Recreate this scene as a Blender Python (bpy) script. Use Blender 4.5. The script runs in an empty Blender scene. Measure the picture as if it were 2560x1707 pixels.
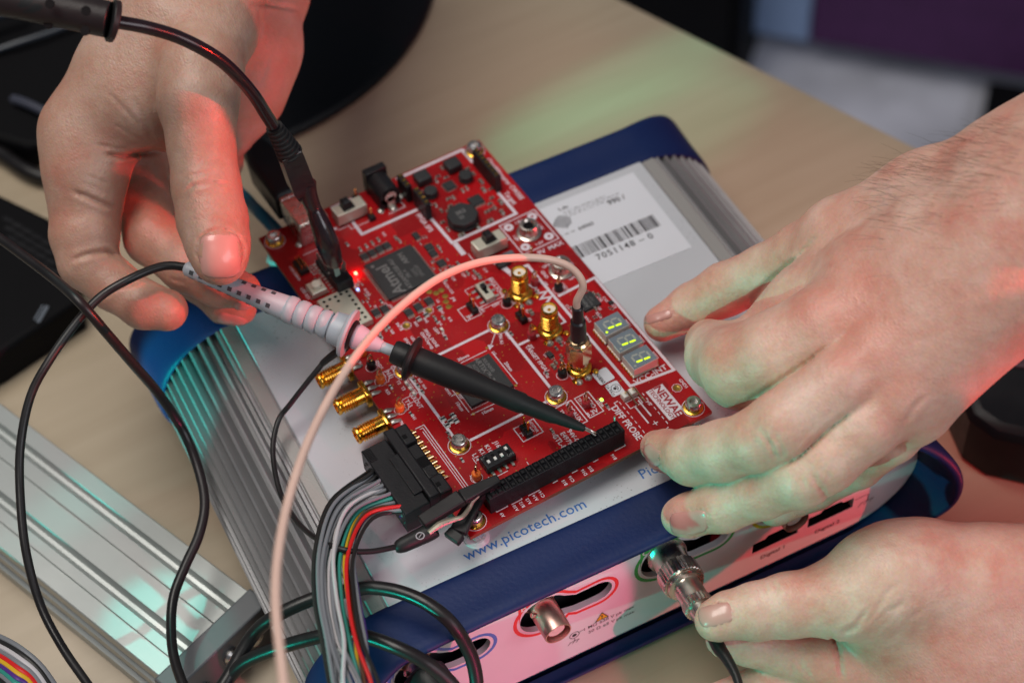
import bpy, bmesh, math, random
import numpy as np
from mathutils import Vector, Matrix
random.seed(7)
S = bpy.context.scene
COL = S.collection
MM = 0.001
TZ = 74.0           # board surface above the table, mm (board frame z=0 is the board's top face)

# ---------------------------------------------------------------- camera
FPX = 4583.014
def rodr(r):
    r = np.array(r); th = np.linalg.norm(r); k = r/th
    K = np.array([[0,-k[2],k[1]],[k[2],0,-k[0]],[-k[1],k[0],0]])
    return np.eye(3)+np.sin(th)*K+(1-np.cos(th))*K@K
RB = rodr([2.3632555776830317,-0.6725491705375839,0.18748891405769583])
TB = np.array([-13.636198547475848,63.77366943158773,597.7169213862478])
CB = -RB.T@TB
cam = bpy.data.cameras.new('camera'); camo = bpy.data.objects.new('camera', cam); COL.objects.link(camo)
Mc = Matrix(((RB[0][0],-RB[1][0],-RB[2][0],CB[0]*MM),(RB[0][1],-RB[1][1],-RB[2][1],CB[1]*MM),
             (RB[0][2],-RB[1][2],-RB[2][2],(CB[2]+TZ)*MM),(0,0,0,1)))
camo.matrix_world = Mc
cam.sensor_width = 36; cam.lens = 36*FPX/2560; cam.clip_start = 0.02; cam.clip_end = 20
cam.dof.use_dof = True; cam.dof.focus_distance = 0.604; cam.dof.aperture_fstop = 8.0
S.camera = camo
# ---------------------------------------------------------------- world and lamps (indoor: dim room, one soft ceiling light, added front fill, coloured stage lamps)
S.view_settings.view_transform = 'Standard'; S.view_settings.look = 'None'
S.view_settings.exposure = 0; S.view_settings.gamma = 1
W = bpy.data.worlds.new('World'); S.world = W; W.use_nodes = True
W.node_tree.nodes['Background'].inputs[0].default_value = (0.80,0.86,1.0,1)
W.node_tree.nodes['Background'].inputs[1].default_value = 0.10
def aim(o, loc, tgt):
    o.location = (Vector(loc)+Vector((0,0,TZ)))*MM
    d = (Vector(tgt)-Vector(loc)); o.rotation_euler = d.to_track_quat('-Z','Y').to_euler()
def area(name, loc, tgt, sx, sy, power, col):
    l = bpy.data.lights.new(name,'AREA'); l.shape='RECTANGLE'; l.size=sx*MM; l.size_y=sy*MM; l.energy=power; l.color=col
    o = bpy.data.objects.new(name,l); COL.objects.link(o); aim(o,loc,tgt); return o
def spot(name, loc, tgt, ang, power, col, blend=0.3, rad=3):
    l = bpy.data.lights.new(name,'SPOT'); l.spot_size=math.radians(ang); l.spot_blend=blend; l.energy=power; l.color=col; l.shadow_soft_size=rad*MM
    o = bpy.data.objects.new(name,l); COL.objects.link(o); aim(o,loc,tgt); return o
area('ceiling_light', (-350,350,1650), (50,60,0), 1200, 700, 23, (1.0,0.94,0.87))
area('front_fill_light', (450,-1250,950), (60,0,-20), 1100, 700, 9.0, (0.95,0.95,1.0))  # added fill for the front faces, not a known window
spot('red_stage_lamp', (560,-430,-60), (200,-20,-25), 34, 11.0, (1.0,0.035,0.05), 0.3, 4)
spot('red_front_lamp', (40,-640,90), (-14,-22,-42), 11.5, 9.0, (1.0,0.06,0.22), 0.12, 2)
spot('red_upper_lamp', (440,-400,262), (-78,200,58), 13.5, 22.0, (1.0,0.035,0.02), 0.12, 2)
spot('cyan_stage_lamp', (-640,-120,70), (48,-34,-8), 13, 13.0, (0.0,0.85,0.62), 0.5, 4)
spot('cyan_side_lamp', (-520,60,10), (-66,126,-30), 7.5, 24.0, (0.0,0.85,0.70), 0.3, 4)
spot('cyan_back_lamp', (-30,470,560), (-97,48,-52), 4.0, 1.3, (0.0,0.85,0.70), 0.3, 4)
for nm, y, x, sc_, e in (('green_stage_lamp',222,205,.10,8.5), ('green_second_lamp',192,180,.17,7.5)):
    g = spot(nm, (200,760,190), (x,y,-74), 15, e, (0.0,1.0,0.62), 0.2, 5); g.scale = (1,sc_,1)

# ---------------------------------------------------------------- helpers
def at(x, y, z):
    "point of the place seen at photo pixel (x,y of a 2352 px wide picture) at height z above the board"
    X = x*2560/2352; Y = y*2560/2352
    d = RB.T@np.array([(X-1280)/FPX,(Y-853.5)/FPX,1.0]); s = (z-CB[2])/d[2]
    return CB+s*d
def depth(P): return float((RB@np.array(P)+TB)[2])
def rpx(P, r): return r*2560/2352*depth(P)/FPX       # radius in picture px -> mm at point P
SA = -0.07169876; CS, SN = math.cos(SA), math.sin(SA)
def s2b(P): return np.array([P[0]*CS-P[1]*SN, P[0]*SN+P[1]*CS, P[2]])
ORG = {}
def prop(o, label=None, cat=None, group=None, kind=None):
    for k,v in (('label',label),('category',cat),('group',group),('kind',kind)):
        if v: o[k]=v
    return o
def thing(name, label, cat, org=(0,0,-TZ), rz=0, group=None):
    o = bpy.data.objects.new(name,None); COL.objects.link(o); o.empty_display_size=0.02
    o.location = Vector((org[0]*MM,org[1]*MM,(org[2]+TZ)*MM)); o.rotation_euler=(0,0,rz)
    ORG[o.name]=tuple(org); return prop(o,label,cat,group)
class MB:
    def __init__(s): s.v=[]; s.f=[]; s.mi=[]; s.M=None
    def add(s, vs, fs, mi=0):
        n=len(s.v)
        for p in vs:
            s.v.append(tuple(s.M@Vector(p)) if s.M is not None else tuple(p))
        for f in fs: s.f.append([i+n for i in f]); s.mi.append(mi)
        return s
    def prism(s, poly, z0, z1, c=0, mi=0, base=True):
        poly=[Vector(p[:2]) for p in poly]; n=len(poly)
        A=sum(poly[i].cross(poly[(i+1)%n]) if hasattr(poly[i],'cross') else 0 for i in range(n))
        if A<0: poly=poly[::-1]
        vs=[(p.x,p.y,z0) for p in poly]+[(p.x,p.y,z1-c) for p in poly]
        rings=2
        if c>0:
            q=[]
            for i in range(n):
                a=(poly[i]-poly[i-1]); b=(poly[(i+1)%n]-poly[i])
                a.normalize(); b.normalize(); na=Vector((-a.y,a.x)); nb=Vector((-b.y,b.x)); m=na+nb
                k=c/max(0.3,(m.length_squared/2)) if m.length>1e-6 else c
                q.append(poly[i]+m*k)
            vs+= [(p.x,p.y,z1) for p in q]; rings=3
        fs=[]
        for r in range(rings-1):
            for i in range(n):
                j=(i+1)%n; fs.append((r*n+i,r*n+j,(r+1)*n+j,(r+1)*n+i))
        fs.append([ (rings-1)*n+i for i in range(n)])
        if base: fs.append(list(range(n))[::-1])
        return s.add(vs,fs,mi)
    def box(s,x0,x1,y0,y1,z0,z1,c=0,mi=0): return s.prism([(x0,y0),(x1,y0),(x1,y1),(x0,y1)],z0,z1,c,mi)
    def cyl(s,x,y,r,z0,z1,n=20,c=0,mi=0,rot=0):
        return s.prism([(x+r*math.cos(rot+2*math.pi*i/n),y+r*math.sin(rot+2*math.pi*i/n)) for i in range(n)],z0,z1,c,mi)
    def lathe(s,prof,o=(0,0,0),ax=(0,0,1),n=24,mi=0,cap=True):
        ax=Vector(ax).normalized(); q=ax.to_track_quat('Z','Y'); o=Vector(o)
        vs=[];fs=[]
        for r,z in prof:
            for i in range(n):
                a=2*math.pi*i/n; vs.append(o+q@Vector((r*math.cos(a),r*math.sin(a),z)))
        m=len(prof)
        for k in range(m-1):
            for i in range(n):
                j=(i+1)%n; fs.append((k*n+i,k*n+j,(k+1)*n+j,(k+1)*n+i))
        if cap:
            fs.append(list(range(n))[::-1]); fs.append([(m-1)*n+i for i in range(n)])
        return s.add(vs,fs,mi)
    def tube(s,pts,r,n=12,mi=0,cap=True,sub=6,smooth=True,flat=1.0):
        P=[Vector(p) for p in pts]; R=list(r) if hasattr(r,'__len__') else [r]*len(P)
        if smooth and len(P)>2:
            Q=[];RR=[]
            for i in range(len(P)-1):
                p0=P[max(i-1,0)];p1=P[i];p2=P[i+1];p3=P[min(i+2,len(P)-1)]
                for k in range(sub):
                    t=k/sub
                    Q.append(0.5*((2*p1)+(p2-p0)*t+(2*p0-5*p1+4*p2-p3)*t*t+(3*p1-p0-3*p2+p3)*t**3)); RR.append(R[i]*(1-t)+R[i+1]*t)
            Q.append(P[-1]);RR.append(R[-1]);P,R=Q,RR
        t0=(P[1]-P[0]).normalized(); up=Vector((0,0,1)) if abs(t0.z)<0.9 else Vector((1,0,0))
        nn=(up-t0*up.dot(t0)).normalized(); vs=[];fs=[]
        for i,p in enumerate(P):
            t=(P[min(i+1,len(P)-1)]-P[max(i-1,0)]).normalized()
            nn=(nn-t*nn.dot(t)).normalized(); b=t.cross(nn)
            for k in range(n):
                a=2*math.pi*k/n; vs.append(p+(nn*math.cos(a)*flat+b*math.sin(a))*R[i])
        for i in range(len(P)-1):
            for k in range(n):
                j=(k+1)%n; fs.append((i*n+k,i*n+j,(i+1)*n+j,(i+1)*n+k))
        if cap: fs.append(list(range(n))[::-1]); fs.append([(len(P)-1)*n+k for k in range(n)])
        return s.add(vs,fs,mi)
    def strip(s,pts,w,z,closed=False,mi=0,h=0.0):
        "flat mitred line (print) through 2D points"
        P=[Vector(p) for p in pts]; n=len(P); L=[];Rr=[]
        for i in range(n):
            if closed: a=(P[i]-P[i-1]).normalized(); b=(P[(i+1)%n]-P[i]).normalized()
            else:
                a=(P[i]-P[i-1]).normalized() if i>0 else (P[1]-P[0]).normalized()
                b=(P[i+1]-P[i]).normalized() if i<n-1 else a
            na=Vector((-a.y,a.x)); nb=Vector((-b.y,b.x)); m=(na+nb)
            m=m/max(0.35,m.length_squared/2)
            L.append(P[i]+m*w/2);Rr.append(P[i]-m*w/2)
        vs=[(p.x,p.y,z) for p in L]+[(p.x,p.y,z) for p in Rr]
        fs=[(i,n+i,n+(i+1)%n,(i+1)%n) for i in range(n if closed else n-1)]
        return s.add(vs,fs,mi)
    def ring(s,x,y,r0,r1,z,n=28,mi=0):
        vs=[(x+r*math.cos(2*math.pi*i/n),y+r*math.sin(2*math.pi*i/n),z) for r in (r0,r1) for i in range(n)]
        return s.add(vs,[(i,(i+1)%n,n+(i+1)%n,n+i)[::-1] for i in range(n)],mi)
    def text(s,t,size,x,y,rot=0,z=0.05,align='CENTER',mi=0,sx=1.0,bold=0,valign='CENTER',sp=1.0):
        c=bpy.data.curves.new('t','FONT'); c.body=t; c.size=size/0.72; c.align_x=align; c.align_y=valign; c.resolution_u=2; c.offset=bold; c.space_character=sp
        o=bpy.data.objects.new('t',c); COL.objects.link(o); dg=bpy.context.evaluated_depsgraph_get(); me=o.evaluated_get(dg).to_mesh()
        a=math.radians(rot);ca,sa=math.cos(a),math.sin(a)
        vs=[(x+(v.co.x*sx)*ca-v.co.y*sa,y+(v.co.x*sx)*sa+v.co.y*ca,z) for v in me.vertices]
        fs=[tuple(p.vertices) for p in me.polygons]
        o.evaluated_get(dg).to_mesh_clear(); bpy.data.objects.remove(o); bpy.data.curves.remove(c)
        return s.add(vs,fs,mi)
    def mesh(s,name,org=(0,0,0)):
        me=bpy.data.meshes.new(name)
        V=np.array(s.v,dtype=float).reshape(-1,3)
        V=(V-np.array(org))*MM
        me.from_pydata([tuple(v) for v in V],[],s.f); me.update(); return me
    def build(s,name,mats,parent=None,loc=None,rz=0,sharp=32,bev=0,org=None,label=None):
        base=org if org is not None else (ORG.get(parent.name,(0,0,0)) if parent is not None else (0,0,-TZ))
        if loc is not None: base=(0,0,0)
        me=s.mesh(name,base)
        if not isinstance(mats,(list,tuple)): mats=[mats]
        for m in mats: me.materials.append(m)
        for p,i in zip(me.polygons,s.mi): p.material_index=min(i,len(mats)-1)
        me.polygons.foreach_set('use_smooth',[True]*len(me.polygons)); me.set_sharp_from_angle(angle=math.radians(sharp))
        o=bpy.data.objects.new(name,me); COL.objects.link(o)
        if parent is not None: o.parent=parent
        po=ORG.get(parent.name,(0,0,0)) if parent is not None else (0,0,-TZ)
        if loc is not None:
            o.location=Vector([(loc[i]-po[i])*MM for i in range(3)]); ORG[o.name]=tuple(loc)
        else:
            ORG[o.name]=tuple(base)
            if parent is None: o.location=Vector((base[0]*MM,base[1]*MM,(base[2]+TZ)*MM))
        o.rotation_euler=(0,0,rz)
        if bev:
            b=o.modifiers.new('b','BEVEL'); b.width=bev*MM; b.segments=2; b.limit_method='ANGLE'; b.angle_limit=math.radians(40)
        if label: o['label']=label
        return o
def dup(o,parent,loc,rz=0,tilt=None):
    "copy of a thing or part (given in the parent's frame, mm) with copies of its own parts"
    c=o.copy(); COL.objects.link(c); c.parent=parent
    po=ORG.get(parent.name,(0,0,0)) if parent is not None else (0,0,-TZ)
    c.location=Vector([(loc[i]-po[i])*MM for i in range(3)]); c.rotation_euler=(0,0,rz); ORG[c.name]=tuple(loc)
    for ch in list(o.children):
        d=ch.copy(); COL.objects.link(d); d.parent=c
    return c
def mat(name,col,rough=0.5,metal=0,var=0.0,vs=200,bump=0.0,bs=800,coat=0,spec=0.5,emit=None,es=0,alpha=1,rv=0.0,sss=0):
    m=bpy.data.materials.new(name); m.use_nodes=True; nt=m.node_tree; N=nt.nodes; B=N['Principled BSDF']
    B.inputs['Base Color'].default_value=(*col,1); B.inputs['Roughness'].default_value=rough; B.inputs['Metallic'].default_value=metal
    B.inputs['Specular IOR Level'].default_value=spec; B.inputs['Coat Weight'].default_value=coat
    if emit: B.inputs['Emission Color'].default_value=(*emit,1); B.inputs['Emission Strength'].default_value=es
    if var or bump or rv:
        tc=N.new('ShaderNodeTexCoord')
    if var or rv:
        n=N.new('ShaderNodeTexNoise'); n.inputs['Scale'].default_value=vs; n.inputs['Detail'].default_value=5; nt.links.new(tc.outputs['Object'],n.inputs['Vector'])
        if var:
            mx=N.new('ShaderNodeMix'); mx.data_type='RGBA'; mx.inputs[6].default_value=(*[c*(1-var) for c in col],1); mx.inputs[7].default_value=(*[min(1,c*(1+var)) for c in col],1)
            nt.links.new(n.outputs['Fac'],mx.inputs[0]); nt.links.new(mx.outputs[2],B.inputs['Base Color'])
        if rv:
            mr=N.new('ShaderNodeMapRange'); mr.inputs['To Min'].default_value=max(0.02,rough-rv); mr.inputs['To Max'].default_value=rough+rv
            mr.inputs['From Min'].default_value=0.3; mr.inputs['From Max'].default_value=0.7
            nt.links.new(n.outputs['Fac'],mr.inputs['Value']); nt.links.new(mr.outputs[0],B.inputs['Roughness'])
    if bump:
        n2=N.new('ShaderNodeTexNoise'); n2.inputs['Scale'].default_value=bs; n2.inputs['Detail'].default_value=4; nt.links.new(tc.outputs['Object'],n2.inputs['Vector'])
        b=N.new('ShaderNodeBump'); b.inputs['Strength'].default_value=bump; b.inputs['Distance'].default_value=0.0003
        nt.links.new(n2.outputs['Fac'],b.inputs['Height']); nt.links.new(b.outputs['Normal'],B.inputs['Normal'])
    return m
K={}
K['black']=mat('black_plastic',(0.012,0.012,0.014),0.42,spec=.22,bump=0.25,bs=1500,rv=0.1,vs=90)
K['rubber']=mat('black_rubber',(0.014,0.014,0.015),0.5,spec=.3,bump=0.15,bs=900,rv=0.12,vs=60)
K['cable']=mat('black_cable',(0.013,0.012,0.013),0.38,spec=.4,bump=0.12,bs=600,rv=0.12,vs=50,var=0.3)
K['matte']=mat('matte_black',(0.005,0.005,0.006),0.6,spec=.08,bump=0.2,bs=400)
K['chip']=mat('chip_epoxy',(0.015,0.016,0.018),0.5,bump=0.35,bs=2600,var=0.25,vs=900)
K['grey_ink']=mat('laser_mark',(0.13,0.13,0.13),0.6)
K['ink']=mat('silkscreen_ink',(0.62,0.56,0.62),0.55,var=0.15,vs=900)
K['gold']=mat('gold_plating',(0.83,0.46,0.07),0.24,1,bump=0.08,bs=900,rv=0.12,vs=300)
K['brass']=mat('dull_brass_pad',(0.50,0.33,0.08),0.35,1,rv=0.1,vs=300)
K['paleg']=mat('pale_gold',(0.75,0.55,0.33),0.2,1,rv=0.1,vs=200)
K['nickel']=mat('nickel',(0.66,0.60,0.54),0.30,1,rv=0.1,vs=150,bump=0.05,bs=400)
K['steel']=mat('steel',(0.64,0.62,0.60),0.28,1,rv=0.1,vs=400)
K['tin']=mat('solder_tin',(0.46,0.45,0.42),0.36,.9,bump=0.5,bs=350,rv=0.1,vs=200)
K['pinklit']=mat('pink_lit_nickel',(0.66,0.42,0.36),0.42,1,rv=.1,vs=200)  # nickel with the pink light on the sockets put into its colour
K['pinc']=mat('copper_pin',(0.80,0.36,0.12),0.25,1)
K['ptfe']=mat('white_dielectric',(0.75,0.70,0.62),0.5)
K['orange']=mat('orange_plastic',(0.80,0.16,0.02),0.4)
K['redp']=mat('translucent_red_plastic',(0.35,0.02,0.03),0.35)
K['white']=mat('white_plastic',(0.70,0.70,0.66),0.4)
K['cap']=mat('capacitor_body',(0.12,0.085,0.06),0.5)
K['res']=mat('resistor_body',(0.02,0.02,0.022),0.4)
K['shield']=mat('tinned_shield',(0.58,0.56,0.47),0.5,.75,bump=0.1,bs=300,rv=0.08,vs=80)
K['label']=mat('paper_label',(0.66,0.68,0.74),0.55,var=0.03,vs=60)
K['blackink']=mat('black_ink',(0.03,0.025,0.03),0.6)
K['blueink']=mat('blue_ink',(0.03,0.14,0.42),0.6)
K['lit']=mat('lit_segment',(0.5,0.8,0.0),0.5,emit=(0.66,1.0,0.0),es=1.05)
K['unlit']=mat('unlit_segment',(0.34,0.36,0.33),0.5)
K['face']=mat('display_face',(0.15,0.19,0.23),0.5)
K['seg_body']=mat('display_body',(0.60,0.58,0.56),0.45)
K['redled']=mat('red_led_die',(0.8,0.05,0.03),0.3,emit=(1.0,0.06,0.03),es=30)
K['blueled']=mat('blue_led_die',(0.2,0.3,0.8),0.3,emit=(0.25,0.35,1.0),es=4)
K['greenled']=mat('green_led_die',(0.3,0.8,0.05),0.3,emit=(0.35,1.0,0.02),es=6)
def nodes(m): return m.node_tree.nodes, m.node_tree.links, m.node_tree.nodes['Principled BSDF']
def ramp(N,pts):
    r=N.new('ShaderNodeValToRGB'); e=r.color_ramp.elements
    e[0].position,e[0].color=pts[0][0],(*pts[0][1],1); e[1].position,e[1].color=pts[-1][0],(*pts[-1][1],1)
    for p,c in pts[1:-1]:
        k=e.new(p); k.color=(*c,1)
    return r
def dusty(name,base,dust,scale,thr,rough,extra=None,bump=0.1,amount=0.6,fibre=True):
    "base colour with fine specks and fibres of dust on it"
    m=mat(name,base,rough,bump=bump,bs=scale*0.7,rv=0.08,vs=40); N,L,B=nodes(m)
    tc=N.new('ShaderNodeTexCoord')
    v=N.new('ShaderNodeTexVoronoi'); v.inputs['Scale'].default_value=scale; L.new(tc.outputs['Object'],v.inputs['Vector'])
    lt=N.new('ShaderNodeMath'); lt.operation='LESS_THAN'; lt.inputs[1].default_value=thr; L.new(v.outputs['Distance'],lt.inputs[0])
    n=N.new('ShaderNodeTexNoise'); n.inputs['Scale'].default_value=scale/14; n.inputs['Detail'].default_value=3; L.new(tc.outputs['Object'],n.inputs['Vector'])
    gt=N.new('ShaderNodeMapRange'); gt.inputs['From Min'].default_value=0.45; gt.inputs['From Max'].default_value=0.7; L.new(n.outputs['Fac'],gt.inputs['Value'])
    mu=N.new('ShaderNodeMath'); mu.operation='MULTIPLY'; L.new(lt.outputs[0],mu.inputs[0]); L.new(gt.outputs[0],mu.inputs[1])
    am=N.new('ShaderNodeMath'); am.operation='MULTIPLY'; am.inputs[1].default_value=amount; L.new(mu.outputs[0],am.inputs[0])
    mx=N.new('ShaderNodeMix'); mx.data_type='RGBA'; L.new(am.outputs[0],mx.inputs[0]); mx.inputs[7].default_value=(*dust,1)
    if extra: L.new(extra(N,L,tc),mx.inputs[6])
    else: mx.inputs[6].default_value=(*base,1)
    L.new(mx.outputs[2],B.inputs['Base Color']); return m
# wood
mt=mat('birch_laminate',(0.5,0.36,0.22),0.42); N,L,B=nodes(mt); tc=N.new('ShaderNodeTexCoord')
mp=N.new('ShaderNodeMapping'); mp.inputs['Rotation'].default_value=(0,0,math.radians(20)); mp.inputs['Scale'].default_value=(5,60,5); L.new(tc.outputs['Object'],mp.inputs[0])
n1=N.new('ShaderNodeTexNoise'); n1.inputs['Scale'].default_value=1.6; n1.inputs['Detail'].default_value=9; n1.inputs['Distortion'].default_value=0.9; L.new(mp.outputs[0],n1.inputs['Vector'])
mp2=N.new('ShaderNodeMapping'); mp2.inputs['Rotation'].default_value=(0,0,math.radians(20)); mp2.inputs['Scale'].default_value=(4,9,4); L.new(tc.outputs['Object'],mp2.inputs[0])
n2=N.new('ShaderNodeTexNoise'); n2.inputs['Scale'].default_value=1.4; n2.inputs['Detail'].default_value=3; L.new(mp2.outputs[0],n2.inputs['Vector'])
ad=N.new('ShaderNodeMix'); ad.inputs[0].default_value=0.5; L.new(n1.outputs['Fac'],ad.inputs[2]); L.new(n2.outputs['Fac'],ad.inputs[3])
r=ramp(N,[(0.3,(0.36,0.285,0.195)),(0.5,(0.40,0.325,0.228)),(0.7,(0.44,0.36,0.26))]); L.new(ad.outputs[0],r.inputs[0]); L.new(r.outputs[0],B.inputs['Base Color'])
K['wood']=mt
K['top']=dusty('white_cover_plate',(0.50,0.52,0.56),(0.10,0.09,0.09),640,0.17,0.42,amount=0.7)
K['blue']=dusty('navy_rubber',(0.004,0.016,0.082),(0.08,0.11,0.22),900,0.11,0.5,amount=0.3,bump=0.3)
K['blue'].node_tree.nodes['Principled BSDF'].inputs['Specular IOR Level'].default_value=.3
K['blueg']=mat('navy_rubber_gloss',(0.006,0.024,0.11),0.3)
K['panel']=mat('white_front_panel',(0.72,0.71,0.75),0.5,bump=0.12,bs=1800,var=0.03,vs=100)
K['alu']=mat('anodised_aluminium',(0.30,0.30,0.31),0.48,0.55,bump=0.25,bs=1300,rv=0.05,vs=60)
K['alud']=mat('anodised_strip',(0.36,0.35,0.34),0.5,0.45,bump=0.3,bs=1500)
# ------------------------------------------------------------ table and floor
t=thing('table','pale birch topped table under the oscilloscope and tools','table',(0,0,-TZ-26))
e1=at(1430,0,-74); e2=at(2130,350,-74); d=(e2-e1); d/=np.linalg.norm(d)
A=e1-d*700; Bp=e2+d*420
mb=MB(); mb.prism([A[:2],Bp[:2],(260,-420),(-420,-420),(-620,200),(-300,900)][::-1],-TZ-25,-TZ,1.2); mb.build('tabletop',K['wood'],t,sharp=50)
mb=MB()
for (x,y) in ((-330,-320),(150,-330),(-330,500),(60,600)): mb=MB(); mb.box(x-20,x+20,y-20,y+20,-780,-TZ-25.1,2); mb.build('leg',K['matte'],t)
fl=mat('grey_carpet',(0.55,0.57,0.66),0.9,var=0.5,vs=14,bump=0.6,bs=90)
mb=MB(); mb.add([(-4000,-3000,-780),(5000,-3000,-780),(5000,6000,-780),(-4000,6000,-780)],[(0,1,2,3)]); prop(mb.build('floor',fl),kind='structure')
# purple screen and dark seat beyond the table edge
K['purple']=mat('purple_fabric',(0.07,0.018,0.09),0.8,var=0.3,vs=40)
p0=at(1861,95,-740); p1=at(2345,175,-740); u=(p1-p0); u/=np.linalg.norm(u); v=np.array([-u[1],u[0],0])
sc=thing('partition_screen','purple fabric partition screen beyond the table edge, with a pale blue edge','screen',(p0[0],p0[1],-780),math.atan2(u[1],u[0]))
def loc_mb(): m=MB(); m.M=Matrix.Translation((p0[0],p0[1],0))@Matrix.Rotation(0,4,'Z'); return m
mb=loc_mb(); mb.box(0,900,0,60,-740,260,6); mb.build('fabric_panel',K['purple'],sc)
mb=loc_mb(); mb.box(-95,-3,5,50,-745,260,5); mb.build('edge_post',mat('pale_blue_metal',(0.26,0.38,0.62),0.5),sc)
mb=loc_mb(); mb.box(180,900,-150,-.5,-778,-745,8); mb.build('floor_foot',K['matte'],sc)
b0=at(1690,250,-780)
bb=thing('storage_cabinet','tall matt black cabinet side beyond the table, behind the far edge','cabinet',(b0[0],b0[1],-780),math.atan2(u[1],u[0]))
mb=MB(); mb.M=Matrix.Translation((b0[0],b0[1],0)); mb.box(-700,0,0,500,-780,-120,5); mb.build('carcass',K['matte'],bb)
mb=MB(); mb.M=Matrix.Translation((b0[0],b0[1],0)); mb.box(-690,-10,-18,-0.5,-770,-130,4); mb.build('door',K['matte'],bb)

# ------------------------------------------------------------ oscilloscope (own frame: x along the front, y to the back, rotated -4.1 degrees)
sco=thing('oscilloscope','flat bench oscilloscope in ridged aluminium with navy rubber ends, lying under the red board','oscilloscope',(0,0,-TZ),SA)
XC,ZC,HW,HH=52.5,-41.2,86.0,31.0; YF,YB=-5.0,131.5
def outline(rx,rz,n=26):
    "stadium cross section in x,z, counterclockwise seen from the front, starting top right"
    pts=[]
    for i in range(n+1):
        a=math.pi/2-math.pi*i/n; pts.append((XC+HW+rx*math.cos(a),ZC+rz*math.sin(a),math.cos(a),math.sin(a)))
    for i in range(n+1):
        a=-math.pi/2-math.pi*i/n; pts.append((XC-HW+rx*math.cos(a),ZC+rz*math.sin(a),math.cos(a),math.sin(a)))
    return pts
# ridged body
prof=[]
def ridged(side):
    pts=[]; nr=21; n=nr*10
    for i in range(n+1):
        a=math.pi/2-math.pi*i/n*1.0
        s=i/n; w=0.0
        if 0.058<s<0.93:
            ph=((s-0.058)/(0.872)*nr)%1.0
            w=0.5 if ph<0.34 else (-3.2 if 0.45<ph<0.90 else -1.3)
        R=31+w
        pts.append((side*(HW+(R+1.0)*math.cos(a)),R*math.sin(a)))
    return pts
Rr=ridged(1); Ll=ridged(-1)[::-1]
poly=[(XC+x,ZC+z) for x,z in Rr]+[(XC+x,ZC+z) for x,z in Ll]
mb=MB(); n=len(poly); vs=[(x,y,z) for y in (YF-8,YB+8) for x,z in poly]
mb.add(vs,[(i,n+i,n+(i+1)%n,(i+1)%n) for i in range(n)]); mb.build('ridged_body',K['alu'],sco,sharp=25)
# plate and strips lying on the body's top
mb=MB(); mb.box(XC-HW+0.6,XC+HW-0.6,YF-2,YB+2,-10.2,-9.6,0.25); mb.build('cover_plate',K['top'],sco)
for sx in (-1,1):
    mb=MB(); x0,x1=sorted((XC+sx*(HW-0.2),XC+sx*(HW+5.4))); mb.box(x0,x1,YF-3,YB+3,-11.6,-9.9 if sx else 0,0.5); mb.build('edge_strip',K['alud'],sco)
# end bumpers: ring swept round the stadium, flaring at the corners
def bumper(ydir,y0,y1,panel):
    O=outline(32.5,31.2,22); mb=MB(); n=len(O); secs=[]
    for (x,z,cx,cz) in O:
        ex=abs(x-XC)/(HW+32); fl=max(0.0,(ex-0.62)/0.38)**1.6 if ex>0.62 else 0.0; fl=min(1,fl)
        side=abs(cx); yo=y1+ydir*(7.5*fl+8.0*fl*side); out=0.7+1.3*fl
        bot=1.0 if cz<-0.5 else 0.0
        ln=[( 0.3,y0),(1.3,y0+ydir*0.6),(1.9+0.2*fl,y0+ydir*3.5),(out+0.2,(y0+yo)/2),(out+1.2,yo-ydir*4.5),(out+0.9,yo-ydir*1.8),(out-0.5,yo-ydir*0.3),(out-2.2,yo),(out-3.9 ,yo-ydir*0.8),(-1.0-1.0*fl,yo-ydir*(2.2+4*fl)),(-3.0-1.5*fl,panel-ydir*0.2)]
        secs.append([(x+cx*o*1.0,y,z+cz*(o*0.55 if cz<0 and True else o*0.62)) for o,y in ln])
    m=len(secs[0]); vs=[p for s_ in secs for p in s_]
    fs=[]
    for i in range(n):
        j=(i+1)%n
        for k in range(m-1):
            f=(i*m+k,i*m+k+1,j*m+k+1,j*m+k); fs.append(f if ydir<0 else f[::-1])
    mb.add(vs,fs); o=mb.build('rubber_bumper',K['blue'],sco,sharp=60)
    sb=o.modifiers.new('s','SUBSURF'); sb.levels=sb.render_levels=2
    return o
bumper(-1,YF,-25.0,-20.5); bumper(1,YB,151.0,146.5)
# back panel
O=outline(30.5,29.2,18); mb=MB(); mb.add([(x,147.5,z) for x,z,_,_ in O],[list(range(len(O)))[::-1]]); mb.build('rear_panel',K['panel'],sco)
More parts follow.
